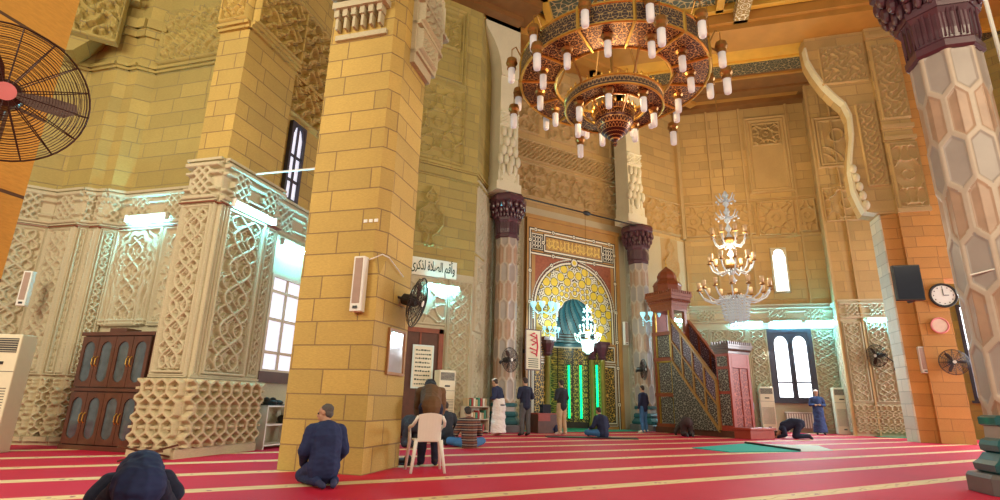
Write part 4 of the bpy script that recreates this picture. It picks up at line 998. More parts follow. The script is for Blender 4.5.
# ================================================================== PULPIT
mn = thing('pulpit', 'tall carved wooden pulpit with red gate, straight stair and domed canopy', 'pulpit', (16.6,12.65,0))
b = MB(); b.box(-.06, 1.22, -.62, 0, 0, .34); b.box(-.1, 1.26, -.68, 0, .28, .36); b.build('entry_step', M['redw'], mn, bevel=.01)
b = MB(); b.box(-.05, 1.15, 0, 3.6, 0, .22); b.build('plinth', M['dwood'], mn)
b = MB()  # gate
for x0 in (0., .98): b.box(x0, x0+.14, 0, .56, .2, 2.85)
b.box(.14, .98, .0, .56, 2.35, 2.85); b.build('gate_frame', M['redw'], mn, bevel=.008)
b = MB(); b.box(.14, .55, .03, .09, .36, 2.34); b.box(.57, .98, .03, .09, .36, 2.34); gd = b.build('gate_door', M['redlat'], mn)
b = MB(); b.box(.54,.58,.0,.1,.36,2.34); b.box(.14,.98,0,.1,1.3,1.36); b.box(.14,.98,0,.1,.7,.75); b.build('door_rail', M['redw'], gd)
b = MB(); b.box(-.02, .0, .07, .49, .4, 1.45); b.box(-.02, 0, .07, .49, 1.55, 2.3); b.box(-.02, 0, .07,.49,2.4,2.75); b.build('side_panel', M['plat2'], mn)
b = MB()
for i, (o1, z0, z1) in enumerate(((.02,2.85,2.93),(.05,2.93,3.02),(.09,3.02,3.1),(.12,3.1,3.16))): b.box(-o1, 1.12+o1, -o1, .56+o1, z0, z1)
for j in range(12): 
    b.box(-.11+j*.112, -.05+j*.112, -.11, -.06, 3.16, 3.27)
for j in range(7): b.box(-.11, -.06, -.10+j*.112, -.04+j*.112, 3.16, 3.27)
for j in range(14): b.ball((-.02+j*.088, -.06, 2.97), .04, seg=6, rings=4)
b.build('gate_cornice', M['dwood'], mn)
# stair flank and balustrades
bot = lambda y: .24+(y-.56)*1.26; ya, yb = .56, 2.5
for nm, xx in (('stair_flank', 0.), ('stair_flank', 1.02)):
    b = MB(); b.slab([(ya,.2),(yb+.05,.2),(yb+.05,bot(yb)),(ya,bot(ya))][::-1], (xx,0), (0,1), -.1, 0.0); b.build(nm, M['plat'], mn)
    bl = MB()
    for h0, h1, ww_ in ((-.08,.06,.04),(.78,.86,.03),(1.62,1.72,.05)):
        bl.slab([(ya,bot(ya)+h0),(ya,bot(ya)+h1),(yb,bot(yb)+h1),(yb,bot(yb)+h0)], (xx,0), (0,1), -.12, ww_)
    for i in range(5):
        y = ya+(yb-ya)*i/4; bl.slab([(y-.03,bot(y)),(y-.03,bot(y)+1.66),(y+.03,bot(y)+1.66),(y+.03,bot(y))], (xx,0), (0,1), -.11, .035)
    rl = bl.build('balustrade_rail', plain('gilded_wood', (.36,.19,.05), .4) if xx == 0 else M['rwood'], mn)
    b = MB(); b.slab([(ya,bot(ya)+.06),(ya,bot(ya)+.8),(yb,bot(yb)+.8),(yb,bot(yb)+.06)], (xx,0), (0,1), -.06, .01); b.build('lower_screen', M['plat2'], mn)
    b = MB(); b.slab([(ya,bot(ya)+.84),(ya,bot(ya)+1.64),(yb,bot(yb)+1.64),(yb,bot(yb)+.84)], (xx,0), (0,1), -.06, .01); b.build('upper_screen', M['violat'], mn)
for i in range(9):
    b = MB(); y = ya+i*.215; b.box(.06, 1.0, y, y+.26, .2, .3+i*.27); b.build('stair_tread', M['rwood'], mn)
# tower
b = MB()
for xx in (0., .72):
    for yy in (2.45, 3.4): b.box(xx, xx+.13, yy, yy+.13, .2, 4.95)
for z in (.2, 1.35, 2.72, 3.75, 4.72): b.box(-.02, .87, 2.43, 3.55, z, z+.14)
b.build('tower_frame', M['rwood'], mn)
b = MB()
for z0, z1 in ((.36,1.33),(1.5,2.7),(2.88,3.73)): b.box(.03,.07,2.58,3.4,z0,z1); b.box(.13,.72,2.47,2.52,z0,z1) if z1 < 2.8 else None; b.box(.78,.82,2.58,3.4,z0,z1)
b.build('tower_panel', M['plat2'], mn)
b = MB(); b.box(-.01,.04,2.55,3.42,1.42,1.5); b.box(-.01,.04,2.55,3.42,2.66,2.74); b.box(-.01,.03,2.6,2.66,.3,4.9); b.box(-.01,.03,3.32,3.38,.3,4.9); b.build('gilt_beading', M['brass'], mn)
b = MB(); b.box(.08,.75,3.42,3.5,2.72,4.9); b.box(.08,.75,2.6,3.45,2.72,2.8); b.build('tower_back', M['redw'], mn)
b = MB()
for i, (o1, z0, z1) in enumerate(((.02,4.86,4.95),(.05,4.95,5.06),(.09,5.06,5.18),(.13,5.18,5.3),(.17,5.3,5.42))): b.box(-o1, .85+o1, 2.43-o1, 3.55+o1, z0, z1)
for j in range(10): b.box(-.16+j*.122, -.09+j*.122, 2.26, 2.31, 5.42, 5.54)
for j in range(12): b.box(-.17, -.12, 2.28+j*.122, 2.35+j*.122, 5.42, 5.54)
for j in range(11): b.ball((-.1+j*.105, 2.33, 5.12), .05, seg=6, rings=4); b.ball((-.1, 2.33+j*.12, 5.12), .05, seg=6, rings=4)
b.build('canopy_cornice', M['rwood'], mn)
b = MB(); c = (.425,2.99,0); b.lathe([(.56,5.42),(.56,5.80),(.60,5.84),(.52,5.96),(.42,6.05),(.39,6.12),(.39,6.24),(.33,6.38),(.22,6.5),(.11,6.58),(.05,6.64)], 8, c); b.build('canopy_dome', M['rwood'], mn)
b = MB(); b.lathe([(.05,6.62),(.02,6.68),(.05,6.74),(.015,6.8),(.01,6.95)], 10, c); b.ring((.425,2.99,7.02), .06, .012, (0,1,0), 20); b.build('finial', M['brass'], mn)

# ================================================================== FURNITURE AND FITTINGS
# bookcase
bk = thing('bookcase', 'dark wooden bookcase with eight arched glass doors against the left wall', 'bookcase', (-1.72,13.02,0), -PI/4)
Wb = 1.67; dep = .5
b = MB(); b.box(0, Wb, .02, dep, .08, 2.08); b.box(-.03, Wb+.03, -.03, dep, 0, .08); b.box(-.03, Wb+.03, -.03, dep, 1.02, 1.08); b.box(-.04, Wb+.04, -.04, dep, 2.04, 2.11); b.box(.6, 1.0, -.02, .3, 2.11, 2.18); b.build('carcass', M['dwood'], bk, bevel=.006)
for rz0, rz1 in ((.10,1.0),(1.10,2.02)):
    for i in range(4):
        x0 = .02+i*(Wb-.04)/4; x1 = x0+(Wb-.04)/4-.01; cx = (x0+x1)/2; hw_ = (x1-x0)/2-.075; n = 12
        top_ = rz1-.09-hw_; bo = rz0+.09+hw_
        arcT = [(cx-hw_*math.cos(a), top_+hw_*math.sin(a)) for a in np.linspace(0, PI, n)]; arcB = [(cx+hw_*math.cos(a), bo-hw_*math.sin(a)) for a in np.linspace(0, PI, n)]
        b = MB(); b.slab([(x0,rz1),(x0,rz0),(cx,rz0)]+[(cx,bo-hw_)]+arcB[n//2:]+arcT[:n//2]+[(cx,top_+hw_),(cx,rz1)], (0,0), XD, 0, .035)
        b.slab([(cx,rz1),(cx,top_+hw_)]+arcT[n//2:]+arcB[:n//2]+[(cx,bo-hw_),(cx,rz0),(x1,rz0),(x1,rz1)], (0,0), XD, 0, .035)
        dr = b.build('door', M['dwood'], bk)
        b = MB(); b.box(x0+.06, x1-.06, -.012, .0, rz0+.07, rz1-.07); b.build('glass_pane', M['glass'], dr)
        hx = x1-.035 if i % 2 == 0 else x0+.035
        b = MB(); zc_ = (rz0+rz1)/2; b.tube([(hx,-.035,zc_-.09),(hx,-.07,zc_-.05),(hx,-.07,zc_+.05),(hx,-.035,zc_+.09)], .011, 6); b.build('handle', M['brass'], dr)

# floor-standing air conditioners
def ac(loc, rz, label):
    t = thing('air_conditioner', label, 'air conditioner', loc, rz, 'floor-standing air conditioners')
    b = MB(); b.box(-.29, .29, 0, .36, 0, 1.93); b.build('casing', M['acw'], t, bevel=.02)
    b = MB(); b.box(-.25, .25, -.006, .0, 1.62, 1.86)
    b.build('upper_grille', M['acg'], t); b = MB()
    for i in range(6): b.box(-.25, .25, -.02, -.004, 1.64+i*.038, 1.648+i*.038)
    b.build('louvre', M['acw'], t)
    b = MB(); b.box(-.09, .09, -.012, 0, 1.42, 1.47); b.build('control_panel', M['black'], t)
    b = MB()
    for i in range(16): b.box(-.24, .24, -.006, .0, .35+i*.045, .362+i*.045)
    b.build('lower_grille', M['acg'], t); 
    b = MB(); b.box(-.29, .29, -.004, .0, 1.3, 1.31); b.build('seam', M['acg'], t); b = MB(); b.box(-.06,.06,-.01,0,.18,.23); b.build('badge', M['acg'], t)
    return t
ac((-2.72,12.25,0), -.45, 'cream air conditioner cropped by the left edge of the photo')
ac((7.28,15.9,0), .1, 'cream air conditioner beside the brown door behind the white chair')
ac((22.70,15.50,0), -PI/4, 'cream air conditioner left of the twin-arched window beside the red gate')
ac((24.78,13.42,0), -PI/4, 'cream air conditioner behind the old man in the long blue robe')

# fluorescent lamps on the walls
def lamp(p, t, L, z, label, off=.12):
    n = (t[1], -t[0]); o = (p[0]+n[0]*off, p[1]+n[1]*off)
    g = thing('fluorescent_lamp', label, 'lamp', (o[0],o[1],z), math.atan2(t[1], t[0]), 'fluorescent tube lamps on the walls')
    b = MB(); b.box(0, L, -.05, 0, .05, .11); b.box(0, .03, -.1, 0, -.04, .11); b.box(L-.03, L, -.1, 0, -.04, .11); b.build('fixture', M['white'], g)
    b = MB(); b.tube([(.03,-.07,0),(L-.03,-.07,0)], .032, 8); b.build('tube', M['tube'], g, smooth=True)
    return g
lamp((-1.43,13.63), D, 1.1, 4.56, 'glowing tube lamp above the bookcase bay')
lamp(along(C,E_,.2), E_, 1.2, 4.45, 'glowing tube lamp on the right face of the carved pier', .1)
lamp(along(R2,E_,.4), E_, 1.1, 4.25, 'glowing tube lamp above the tall window behind the front pillar')
lamp((6.5,16.4), XD, 1.2, 4.62, 'glowing tube lamp below the green Arabic sign')
for i, (u0, z) in enumerate(((1.85,4.82),(3.5,4.82),(5.0,4.82))):
    lamp(along((21.0,18),D,u0), D, 1.35, z, ['glowing tube lamp left of the twin-arched window','glowing tube lamp straight above the twin-arched window','glowing tube lamp right of the twin-arched window near the bay corner'][i])
lamp((18.9,18), XD, 1.5, 4.9, 'glowing tube lamp behind the pulpit canopy')
lamp(along((24.27,12.73),D,.95), D, .85, 4.7, 'glowing tube lamp on the carved wall left of the orange pier', .1)
lamp(along((25.41,13.59),dirn((25.41,13.59),(24.27,12.73)),.4), dirn((25.41,13.59),(24.27,12.73)), .8, 4.75, 'short glowing tube lamp in the return corner right of the old man')

# fans
def fan(loc, rz, tilt, R, label, bracket, rings=12, near=False, wire=None):
    t = thing('wall_fan', label, 'fan', loc, 0, 'wall fans'); t.rotation_euler = (tilt, 0, rz)
    r = wire or R*.012; b = MB()
    for k in range(rings):
        f = (k+1)/rings; rr = R*(.14+.86*f); dz = .2*R*(1-f**3)
        b.ring((0,-dz-.02*R,0), rr, r*(.8 if k < rings-1 else 2.2), (0,1,0), 44 if near else 28, 4)
        if k % 2 == 0: b.ring((0,dz+.04*R,0), rr, r*.8, (0,1,0), 44 if near else 28, 4)
    for k in range(16 if near else 12):
        a = 2*PI*k/(16 if near else 12); pts = []
        for f in (.1,.35,.6,.8,.93,1.): pts.append((R*f*math.cos(a), -.2*R*(1-f**3)-.02*R, R*f*math.sin(a)))
        b.tube(pts, r*1.3, 4); b.tube([(x_, -y_+.02*R, z_) for x_, y_, z_ in pts], r*1.3, 4)
    b.build('cage', M['dbron'] if near else M['black'], t)
    for k in range(3):
        a = 2*PI*k/3+.08; ca, sa = math.cos(a), math.sin(a); q = lambda u, v, w: (ca*u-sa*v, w, sa*u+ca*v)
        o1 = [(R*.12,-.05*R),(R*.35,-.14*R),(R*.7,-.17*R),(R*.86,-.06*R),(R*.84,.08*R),(R*.5,.10*R),(R*.14,.05*R)]
        b = MB(); n = len(o1); b.add([q(u,v,.06*R*(v/R*5)) for u,v in o1]+[q(u,v,.06*R*(v/R*5)+.008) for u,v in o1], [tuple(range(n)), tuple(range(2*n-1,n-1,-1))]+[(i,i+n,(i+1)%n+n,(i+1)%n) for i in range(n)]); b.build('blade', M['dbron'], t)
    b = MB(); b.tube([(0,-.24*R,0),(0,-.2*R,0)], R*.13, 18); b.build('hub_badge', M['pink'] if near else M['white'], t)
    b = MB(); b.tube([(0,.05*R,0),(0,.3*R,0),(0,.62*R,0),(0,.7*R,0)], [R*.2,R*.24,R*.22,R*.1], 16); mo = b.build('motor', M['dbron'] if near else M['black'], t, smooth=False)
    b = MB(); b.tube([(0,.5*R,0)]+bracket, .022, 8); b.tube([bracket[-1], (bracket[-1][0],bracket[-1][1]+.03,bracket[-1][2])], .07, 10); b.build('wall_arm', M['black'], t)
    return t
fan((-1.0,3.36,2.455), .28, .30, .345, 'large bronze-coloured fan on the near left pillar', [(0,.45,-.1),(-.05,.8,-.2)], 24, True, .0022)
fan((3.08,8.02,2.50), .95, .25, .40, 'black fan on the right side of the front pillar above the framed picture', [(-.05,.40,0),(-.18,.46,-.12),(-.22,.46,.06)], 14)
fan((9.8,16.3,2.42), .3, 0, .42, 'dark round fan left of the white poster on the left niche column', [(0,.35,-.05),(.2,.6,-.05)])
fan((16.35,16.55,2.42), .5, 0, .42, 'dark fan on the column behind the standing man in jeans', [(0,.3,-.05),(.1,.32,-.05)])
fan((24.72,11.72,3.2), -1.75, .1, .45, 'black fan on a bent arm on the pale carved wall right of the bay', [(0,.4,0),(.35,.4,-.3),(.35,.4,-.6)])
fan((22.55,8.35,2.65), -.95, 0, .42, 'dark brown fan on the orange pier below the round sign', [(0,.3,0),(0,.45,0)])

# column loudspeakers
def speaker(p, t, z0, z1, w, label, col='pinkgrey', d=.14):
    g = thing('column_speaker', label, 'loudspeaker', (p[0],p[1],z0), math.atan2(t[1],t[0])); b = MB(); b.box(0, w, -d, -.01, 0, z1-z0); b.build('case', M['white'], g, bevel=.01)
    b = MB(); b.box(.03, w-.03, -d-.008, -d, .12, z1-z0-.03); b.build('grille_cloth', plain('speaker_cloth', (.42,.30,.24), .9), g)
    b = MB(); b.box(w*.3, w*.7, -d-.012, -d, .04, .08); b.box(w*.35,w*.65,-.01,.0,.1,z1-z0-.1); b.build('badge', M['black'], g); return g
speaker((2.06,7.93), D, 2.22, 3.05, .18, 'slim beige column speaker on the front face of the big pillar')
speaker((22.25,9.25), D, 2.30, 3.2, .22, 'slim beige column speaker on the orange pier')
speaker((16.35,17.7), XD, 3.5, 4.5, .2, 'slim pale column speaker right of the prayer niche')
speaker((-2.99,13.9), (.6,-.2), 2.6, 3.3, .16, 'slim white column speaker on the far left carved wall')

# clock, round sign, TV monitor
def disc_thing(name, label, cat, p, r, m1, m2, hands=False):
    g = thing(name, label, cat, p, -PI/4); b = MB(); b.tube([(0,0,0),(0,-.05,0)], r, 28); b.ring((0,-.05,0), r, .02*r/.2, (0,1,0), 28); b.build('rim', m1, g)
    b = MB(); b.tube([(0,-.05,0),(0,-.056,0)], r*.88, 28); fc = b.build('face', m2, g)
    if hands: b = MB(); b.box(-.012,.012,-.066,-.058,0,r*.6); b.box(0,r*.42,-.066,-.058,-.012,.012); [b.box(r*.74*math.cos(a)-.012, r*.74*math.cos(a)+.012, -.066, -.058, r*.74*math.sin(a)-.02, r*.74*math.sin(a)+.02) for a in np.arange(0, 2*PI, PI/6)]; b.build('clock_hands', M['black'], fc)
disc_thing('wall_clock', 'round white wall clock with dark rim on the orange pier', 'clock', (22.86,8.40,4.98), .40, M['black'], M['white'], True)
disc_thing('round_sign', 'small round pinkish sign below the clock on the orange pier', 'sign', (22.66,8.60,3.92), .26, M['pink'], plain('pale_pink', (.75,.55,.42), .5))
tv = thing('television', 'flat dark television on an arm beside the near column', 'television', (8.52,3.50,2.47), 0); tv.rotation_euler = (.0, 0, -.75)
b = MB(); b.box(-.17, .17, -.035, .035, 0, .5); b.build('casing', M['black'], tv, bevel=.01)
b = MB(); b.box(-.155, .155, -.04, -.034, .02, .48); b.build('screen', M['screen'], tv)
b = MB(); b.tube([(.1,.03,.2),(.15,.2,.14),(.32,.55,.12),(.32,.75,.12)], .03, 8); b.box(.0,.2,.03,.06,.1,.3); b.build('wall_arm', M['black'], tv)
b = MB(); b.tube([(9.29,3.05,2.85),(9.40,2.6,2.93),(10.2,2.2,3.1)], .012, 6); tagt(b.build('cable', M['white']), 'thin pale cable wrapped round the near column above the television arm', 'cable')

q1 = along((2.31,7.68), (-S2,S2), .02); q2 = along((2.31,7.68), E_, .2); q3 = along((2.31,7.68), E_, .75)
b = MB(); b.tube([(2.10,7.84,2.98),(q1[0]+.02,q1[1]-.1,3.08),(q2[0]+.03,q2[1]-.03,3.1),(q3[0]+.03,q3[1]-.03,2.92)], .010, 6); tagt(b.build('cable', M['white']), 'white cable running from the column speaker round the front pillar corner', 'cable')
# framed picture / notice on the pillar
fp = thing('framed_picture', 'glazed frame with brown border on the right face of the front pillar', 'picture', (*along((2.31,7.68),E_,.44),1.36), PI/4)
b = MB(); Wf = .6
b.box(0,Wf,-.04,-.002,0,.04); b.box(0,Wf,-.04,-.002,.66,.7); b.box(0,.04,-.04,-.002,.04,.66); b.box(Wf-.04,Wf,-.04,-.002,.04,.66); b.build('frame', plain('oak', (.35,.17,.06), .5), fp)
b = MB(); b.box(.04,Wf-.04,-.015,-.002,.04,.66); b.build('glazing', M['mirror'], fp)
for i in range(3):
    p = along((2.31,7.68), (-S2,S2), .30-.09*i); b = MB(); b.box(-.03,.03,-.015,0,0,.05); o = b.build('socket', M['white'], None, loc=(p[0],p[1],3.62+.0*i)); o.rotation_euler = (0,0,-PI/4)
    tagt(o, 'tiny white wall socket in the row of three high on the front pillar', 'socket', 'row of three sockets')

# sign with Arabic calligraphy
def text_mesh(name, body, size, mat, parent, loc, rot, ext=.004, sx=1.):
    cu = bpy.data.curves.new(name, 'FONT'); cu.body = body; cu.size = size; cu.extrude = ext; cu.align_x = 'CENTER'; cu.offset = size*.012
    to = bpy.data.objects.new(name, cu); COL.objects.link(to); bpy.context.view_layer.update()
    me = bpy.data.meshes.new_from_object(to.evaluated_get(bpy.context.evaluated_depsgraph_get())); bpy.data.objects.remove(to)
    me.materials.clear(); me.materials.append(mat); o = bpy.data.objects.new(name, me); COL.objects.link(o); o.parent = parent; o.location = loc; o.rotation_euler = rot; o.scale = (sx,1,1); return o
sg = thing('arabic_sign', 'long cream board with dark green Arabic calligraphy on the back wall', 'sign', (5.88,16.36,4.98))
b = MB(); b.box(0, 1.74, -.03, .0, 0, .6); b.build('board', M['sign'], sg)
ar = ''.join(reversed('\uFEED\uFE83\uFED7\uFEE2 \uFE8D\uFEDF\uFEBC\uFEFC\uFE93 \uFEDF\uFEAC\uFEDB\uFEAE\uFEEF'))
lo = text_mesh('lettering', ar, .46, M['ink'], sg, (0,-.034,.19), (PI/2,0,0))
xs = [v.co.x for v in lo.data.vertices]; k = 1.6/(max(xs)-min(xs)); lo.scale = (k,1,1); lo.location.x = .87-k*(max(xs)+min(xs))/2
# white poster with red script
ps = thing('poster', 'white poster with red script in a dark frame left of the niche', 'poster', (10.85,17.0,2.15)); ps.scale = (1,1,.74)
b = MB(); b.box(0,.72,-.03,0,0,2.05); b.build('frame', M['dwood'], ps); b = MB(); b.box(.05,.67,-.035,-.03,.06,1.99); b.build('sheet', M['paper'], ps)
b = MB()
b.tube([(.42,-.04,1.85),(.22,-.04,1.75),(.5,-.04,1.62),(.25,-.04,1.5),(.5,-.04,1.38),(.3,-.04,1.25)], .045, 6); b.tube([(.2,-.04,1.1),(.5,-.04,1.0),(.25,-.04,.9),(.5,-.04,.8)], .04, 6); b.tube([(.5,-.04,1.8),(.55,-.04,1.2),(.5,-.04,.7)], .03, 6)
b.build('red_script', M['redink'], ps)
b = MB(); [b.box(.14,.58,-.039,-.034,.15+i*.1,.19+i*.1) for i in range(5)]; b.build('text_lines', M['ink'], ps)
b = MB(); b.box(.3,.4,0,.6,.9,1.1); b.build('hanger', M['black'], ps)
# door
dr = struct((lambda b: (b.box(5.75,7.15,16.33,16.42,0,3.12), b)[1])(MB()).build('door_1', M['dwood']))
b = MB(); b.box(5.66,5.82,16.28,16.4,0,3.25); b.box(7.08,7.24,16.28,16.4,0,3.25); b.box(5.66,7.24,16.28,16.4,3.1,3.25); b.box(6.42,6.48,16.3,16.4,0,3.1); b.build('door_frame', M['rwood'], dr)
nb = thing('notice_board', 'tall cream notice with rows of dark Arabic text hanging on the brown door', 'notice', (6.2,16.30,1.35))
b = MB(); b.box(0,.72,-.03,0,0,1.35); b.build('board', M['pale_mat'], nb); b = MB(); b.box(.06,.66,-.035,-.03,.05,1.3); sh = b.build('sheet', M['paper'], nb)
b = MB()
for i in range(9):
    xx = .1
    while xx < .6: w_ = random.uniform(.03,.09); b.box(xx, min(.62,xx+w_), -.038,-.034, .12+i*.13, .15+i*.13+random.uniform(0,.025)); xx += w_+.02
b.build('text_lines', M['ink'], nb)

# bookshelf with books
bs_ = thing('low_bookshelf', 'low open bookshelf of red and tan books under the back wall panels', 'bookshelf', (8.05,16.0,0), .35)
b = MB(); [b.box(0,1.1,0,.3,z,z+.03) for z in (.05,.42,.82)]; b.box(0,.03,0,.3,0,.85); b.box(1.07,1.1,0,.3,0,.85); b.box(0,1.1,.28,.3,0,.85); b.build('shelves', M['wframe'], bs_)
for lvl, z in enumerate((.08,.45,.85)):
    xx = .06
    for i in range(9):
        w_ = random.uniform(.07,.10); h_ = random.uniform(.19,.27); m_ = M['book'][(i*3+lvl) % 4]
        ca, sa = math.cos(.35), math.sin(.35); b = MB(); b.box(0,w_*.9,0,.2,0,h_)
        o = b.build('book', m_); o.location = (8.05+ca*xx-sa*.05, 16.0+sa*xx+ca*.05, z); o.rotation_euler = (0,0,.35)
        tagt(o, 'hardback book standing %s of the low bookshelf' % ['on the bottom shelf','on the middle shelf','on the open top'][lvl], 'book', 'books %s of the low bookshelf' % ['on the bottom shelf','on the middle shelf','on the open top'][lvl]); xx += w_+.022
# shoe rack
p = along(R2, E_, .28); sr = thing('shoe_rack', 'low three-tier white metal rack below the tall window behind the front pillar', 'rack', (p[0]+.05,p[1]-.05,0), PI/4)
b = MB(); [b.box(0,1.9,-.4,-.02,z,z+.025) for z in (.06,.44,.80)]; [b.box(x_,x_+.03,-.4,-.02,0,.83) for x_ in (0,.95,1.87)]; b.build('shelves', M['white'], sr)
def shoe(loc, rz, label, z=0, s=1.):
    o = MB().ball((0,0,.045), (.05,.14,.045)).ball((0,-.07,.075), (.045,.07,.055)).box(-.045,.045,-.13,.13,0,.02).build('shoe', M['black'], None, smooth=True); o.location = loc; o.rotation_euler = (0,0,rz); o.scale = (s,)*3; return tagt(o, label, 'shoe')
for i, (u_, z_) in enumerate(((.3,.826),(.50,.826),(.85,.466),(1.05,.466))):
    q = along(p, E_, u_); shoe((q[0]+.05+.2*S2,q[1]-.05-.2*S2,z_), PI/4+PI, ['dark shoe at the left end of the rack top','dark shoe second from left on the rack top','dark shoe at the left of the pair on the middle tier of the rack','dark shoe at the right of the pair on the middle tier of the rack'][i], s=1.25)
shoe((3.30,8.72,0), .4, 'black shoe on the carpet by the right foot of the front pillar', s=1.2)
# radiator
rd = thing('radiator', 'long pale grey radiator below the twin-arched window', 'radiator', (*along((21.0,18),D,3.75),.15), -PI/4)
b = MB(); b.box(0,1.5,-.14,-.05,.02,.68); b.build('panel', M['cgrey'], rd)
b = MB(); [b.box(.03+i*.1,.08+i*.1,-.16,-.14,.05,.65) for i in range(15)]; b.build('fins', M['white'], rd); b = MB(); b.box(-.03,1.53,-.18,-.03,.68,.72); b.build('top_rail', M['white'], rd); MB().box(.05,.09,-.12,-.06,-.15,.02).build('foot', M['white'], rd); MB().box(1.4,1.44,-.12,-.06,-.15,.02).build('foot', M['white'], rd)

# plastic chair
ch_ = thing('plastic_chair', 'white plastic armchair behind the bowing man in the brown jacket', 'chair', (3.30,7.85,0), -.25)
b = MB(); b.slab([(-.21,.43),(.21,.43),(.22,.46),(-.22,.46)], (0,0), XD, -.22, .22); b.build('seat', M['plast'], ch_, bevel=.01)
b = MB(); n = 9
for i in range(n-1):
    a0_, a1_ = -1+2*i/(n-1), -1+2*(i+1)/(n-1); f_ = lambda a, z: (a*(.18+.03*(z-.45)), -.21-.10*(z-.45)/.4-.04*(1-a*a), z)
    for z0, z1 in ((.44,.55),(.55,.7),(.7,.82 )):
        zt = lambda a, z: z+(.03*(1-a*a) if z > .8 else 0)
        v = [f_(a0_,zt(a0_,z0)),f_(a1_,zt(a1_,z0)),f_(a1_,zt(a1_,z1)),f_(a0_,zt(a0_,z1))]; b.add(v+[(x_,y_+.018,z_) for x_,y_,z_ in v], [(0,1,2,3),(7,6,5,4),(0,4,5,1),(1,5,6,2),(2,6,7,3),(3,7,4,0)])
b.build('backrest', M['plast'], ch_)
for s in (-1, 1):
    b = MB(); b.tube([(s*.2,-.30,.80),(s*.24,-.27,.72),(s*.26,-.12,.66),(s*.27,.08,.64),(s*.27,.2,.62),(s*.26,.24,.56)], [.022,.026,.026,.028,.026,.02], 8); b.build('armrest', M['plast'], ch_, smooth=True)
    b = MB(); b.tube([(s*.26,.25,.60),(s*.25,.24,.42),(s*.29,.28,0)], [.022,.03,.022], 8); b.build('leg', M['plast'], ch_, smooth=True)
    b = MB(); b.tube([(s*.2,-.22,.46),(s*.22,-.24,.3),(s*.27,-.31,0)], [.032,.03,.022], 8); b.build('leg', M['plast'], ch_, smooth=True)

ch_.scale = (.90,.90,.97)
# mats
def mat_(name, poly, z, m, label, cat='mat'):
    b = MB(); b.prism(poly, .001, z); return tagt(b.build(name, m), label, cat)
mat_('green_carpet', [(10.9,16.6),(17.9,16.6),(17.9,17.75),(10.9,17.75)], .02, M['green_carpet'], 'strip of green carpet at the foot of the prayer niche', 'carpet')
mat_('green_carpet', [(24.3,11.9),(25.6,10.6),(26.0,11.0),(24.7,12.3)], .02, M['green_carpet'], 'small green carpet strip under the pale carved wall beside the orange pier', 'carpet')
mat_('prayer_mat', [(11.3,9.9),(12.2,10.55),(14.6,9.6),(12.3,8.05),(11.7,8.6)][:1]+[(14.3,10.6),(13.3,8.35),(11.2,8.75)], .02, M['teal_mat'], 'large teal green mat on the red carpet in front of the pulpit')
mat_('prayer_mat', [(14.34,10.6),(16.0,9.5),(14.6,8.3),(13.36,8.36)], .016, M['pale_mat'], 'pale whitish mat beside the teal mat')
b = MB(); b.tube([(14.3,10.6,.04),(13.3,8.36,.04)], .03, 6); tagt(b.build('floor_strip', M['black']), 'thin dark strip lying between the teal and pale mats', 'strip')
mat_('prayer_mat', [(10.1,14.6),(12.6,13.2),(12.25,12.75),(9.85,14.1)], .03, M['black'], 'small dark mat under the sitting man in front of the niche')
# low lectern & red boxes near niche left
lb = thing('low_table', 'low dark table with a red cloth at the left foot of the niche', 'table', (10.85,16.35,0)); b = MB(); b.box(0,.95,-.25,.25,0,.62); b.build('cabinet', M['dwood'], lb, bevel=.01); b = MB(); b.box(-.02,.97,-.27,.27,.62,.66); b.box(.0,.5,-.272,-.25,.4,.64); b.build('red_cloth', M['redw'], lb)
b = MB(); b.box(.0,.35,-.1,.1,.0,.3); o = tagt(b.build('black_box', M['screen'], None, loc=(11.15,16.35,.66)), 'small black box standing on the low red-covered table', 'box')
# wooden floor trellis thing near foreground left: folding book stand
fs = thing('folding_book_stand', 'small dark folding book stand on the carpet in front of the bookcase', 'stand', (-.25,10.35,0), .3)
b = MB(); b.tube([(-.4,0,.02),(.4,.02,.22)], .016, 5); b.tube([(-.4,.12,.22),(.4,.1,.02)], .016, 5); b.build('crossed_legs', M['dwood'], fs); b = MB(); b.box(-.16,.18,-.05,.15,.12,.15); b.build('book_rest', M['dwood'], fs)

# ================================================================== CHANDELIERS
chd = thing('ring_chandelier', 'huge brass ring chandelier with white glass cylinder lamps under the ceiling', 'chandelier', (6.69,7.25,7.32))
def annulus(b, r0, r1, z0, z1, n=72):
    k = len(b.v)
    for r_, z_ in ((r0,z0),(r1,z0),(r1,z1),(r0,z1)):
        for j in range(n): a = 2*PI*j/n; b.v.append((r_*math.cos(a), r_*math.sin(a), z_))
    for i in range(4):
        for j in range(n): b.f.append((k+i*n+j, k+i*n+(j+1)%n, k+((i+1)%4)*n+(j+1)%n, k+((i+1)%4)*n+j)); b.m.append(0)
def cyl_band(name, r_, z0, z1, mat, par):
    T, Z = np.meshgrid(np.linspace(0, 2*PI, 97)[:-1], np.linspace(z0, z1, 3)); return grid_obj(name, np.stack([r_*np.cos(T), r_*np.sin(T), Z], -1), mat, par, close_u=True)
Ro, Ri = 1.86, 1.16
b = MB(); annulus(b, Ri, Ro, 0, .03); ring = b.build('outer_ring', M['filig'], chd)
b = MB(); annulus(b, Ro-.02, Ro+.02, 0, .40); b.build('outer_band', M['filig2'], ring)
b = MB(); [b.ring((0,0,z_), r_, .03, n=72) for z_, r_ in ((0,Ro+.01),(.40,Ro+.02),(0,Ri))]
for j in range(12): 
    a = 2*PI*j/12; b.tube([(Ri*math.cos(a),Ri*math.sin(a),-.01),(Ro*math.cos(a),Ro*math.sin(a),-.01)], .03, 6); b.tube([((Ro+.02)*math.cos(a),(Ro+.02)*math.sin(a),-.03),((Ro+.02)*math.cos(a),(Ro+.02)*math.sin(a),.45)], .035, 6)
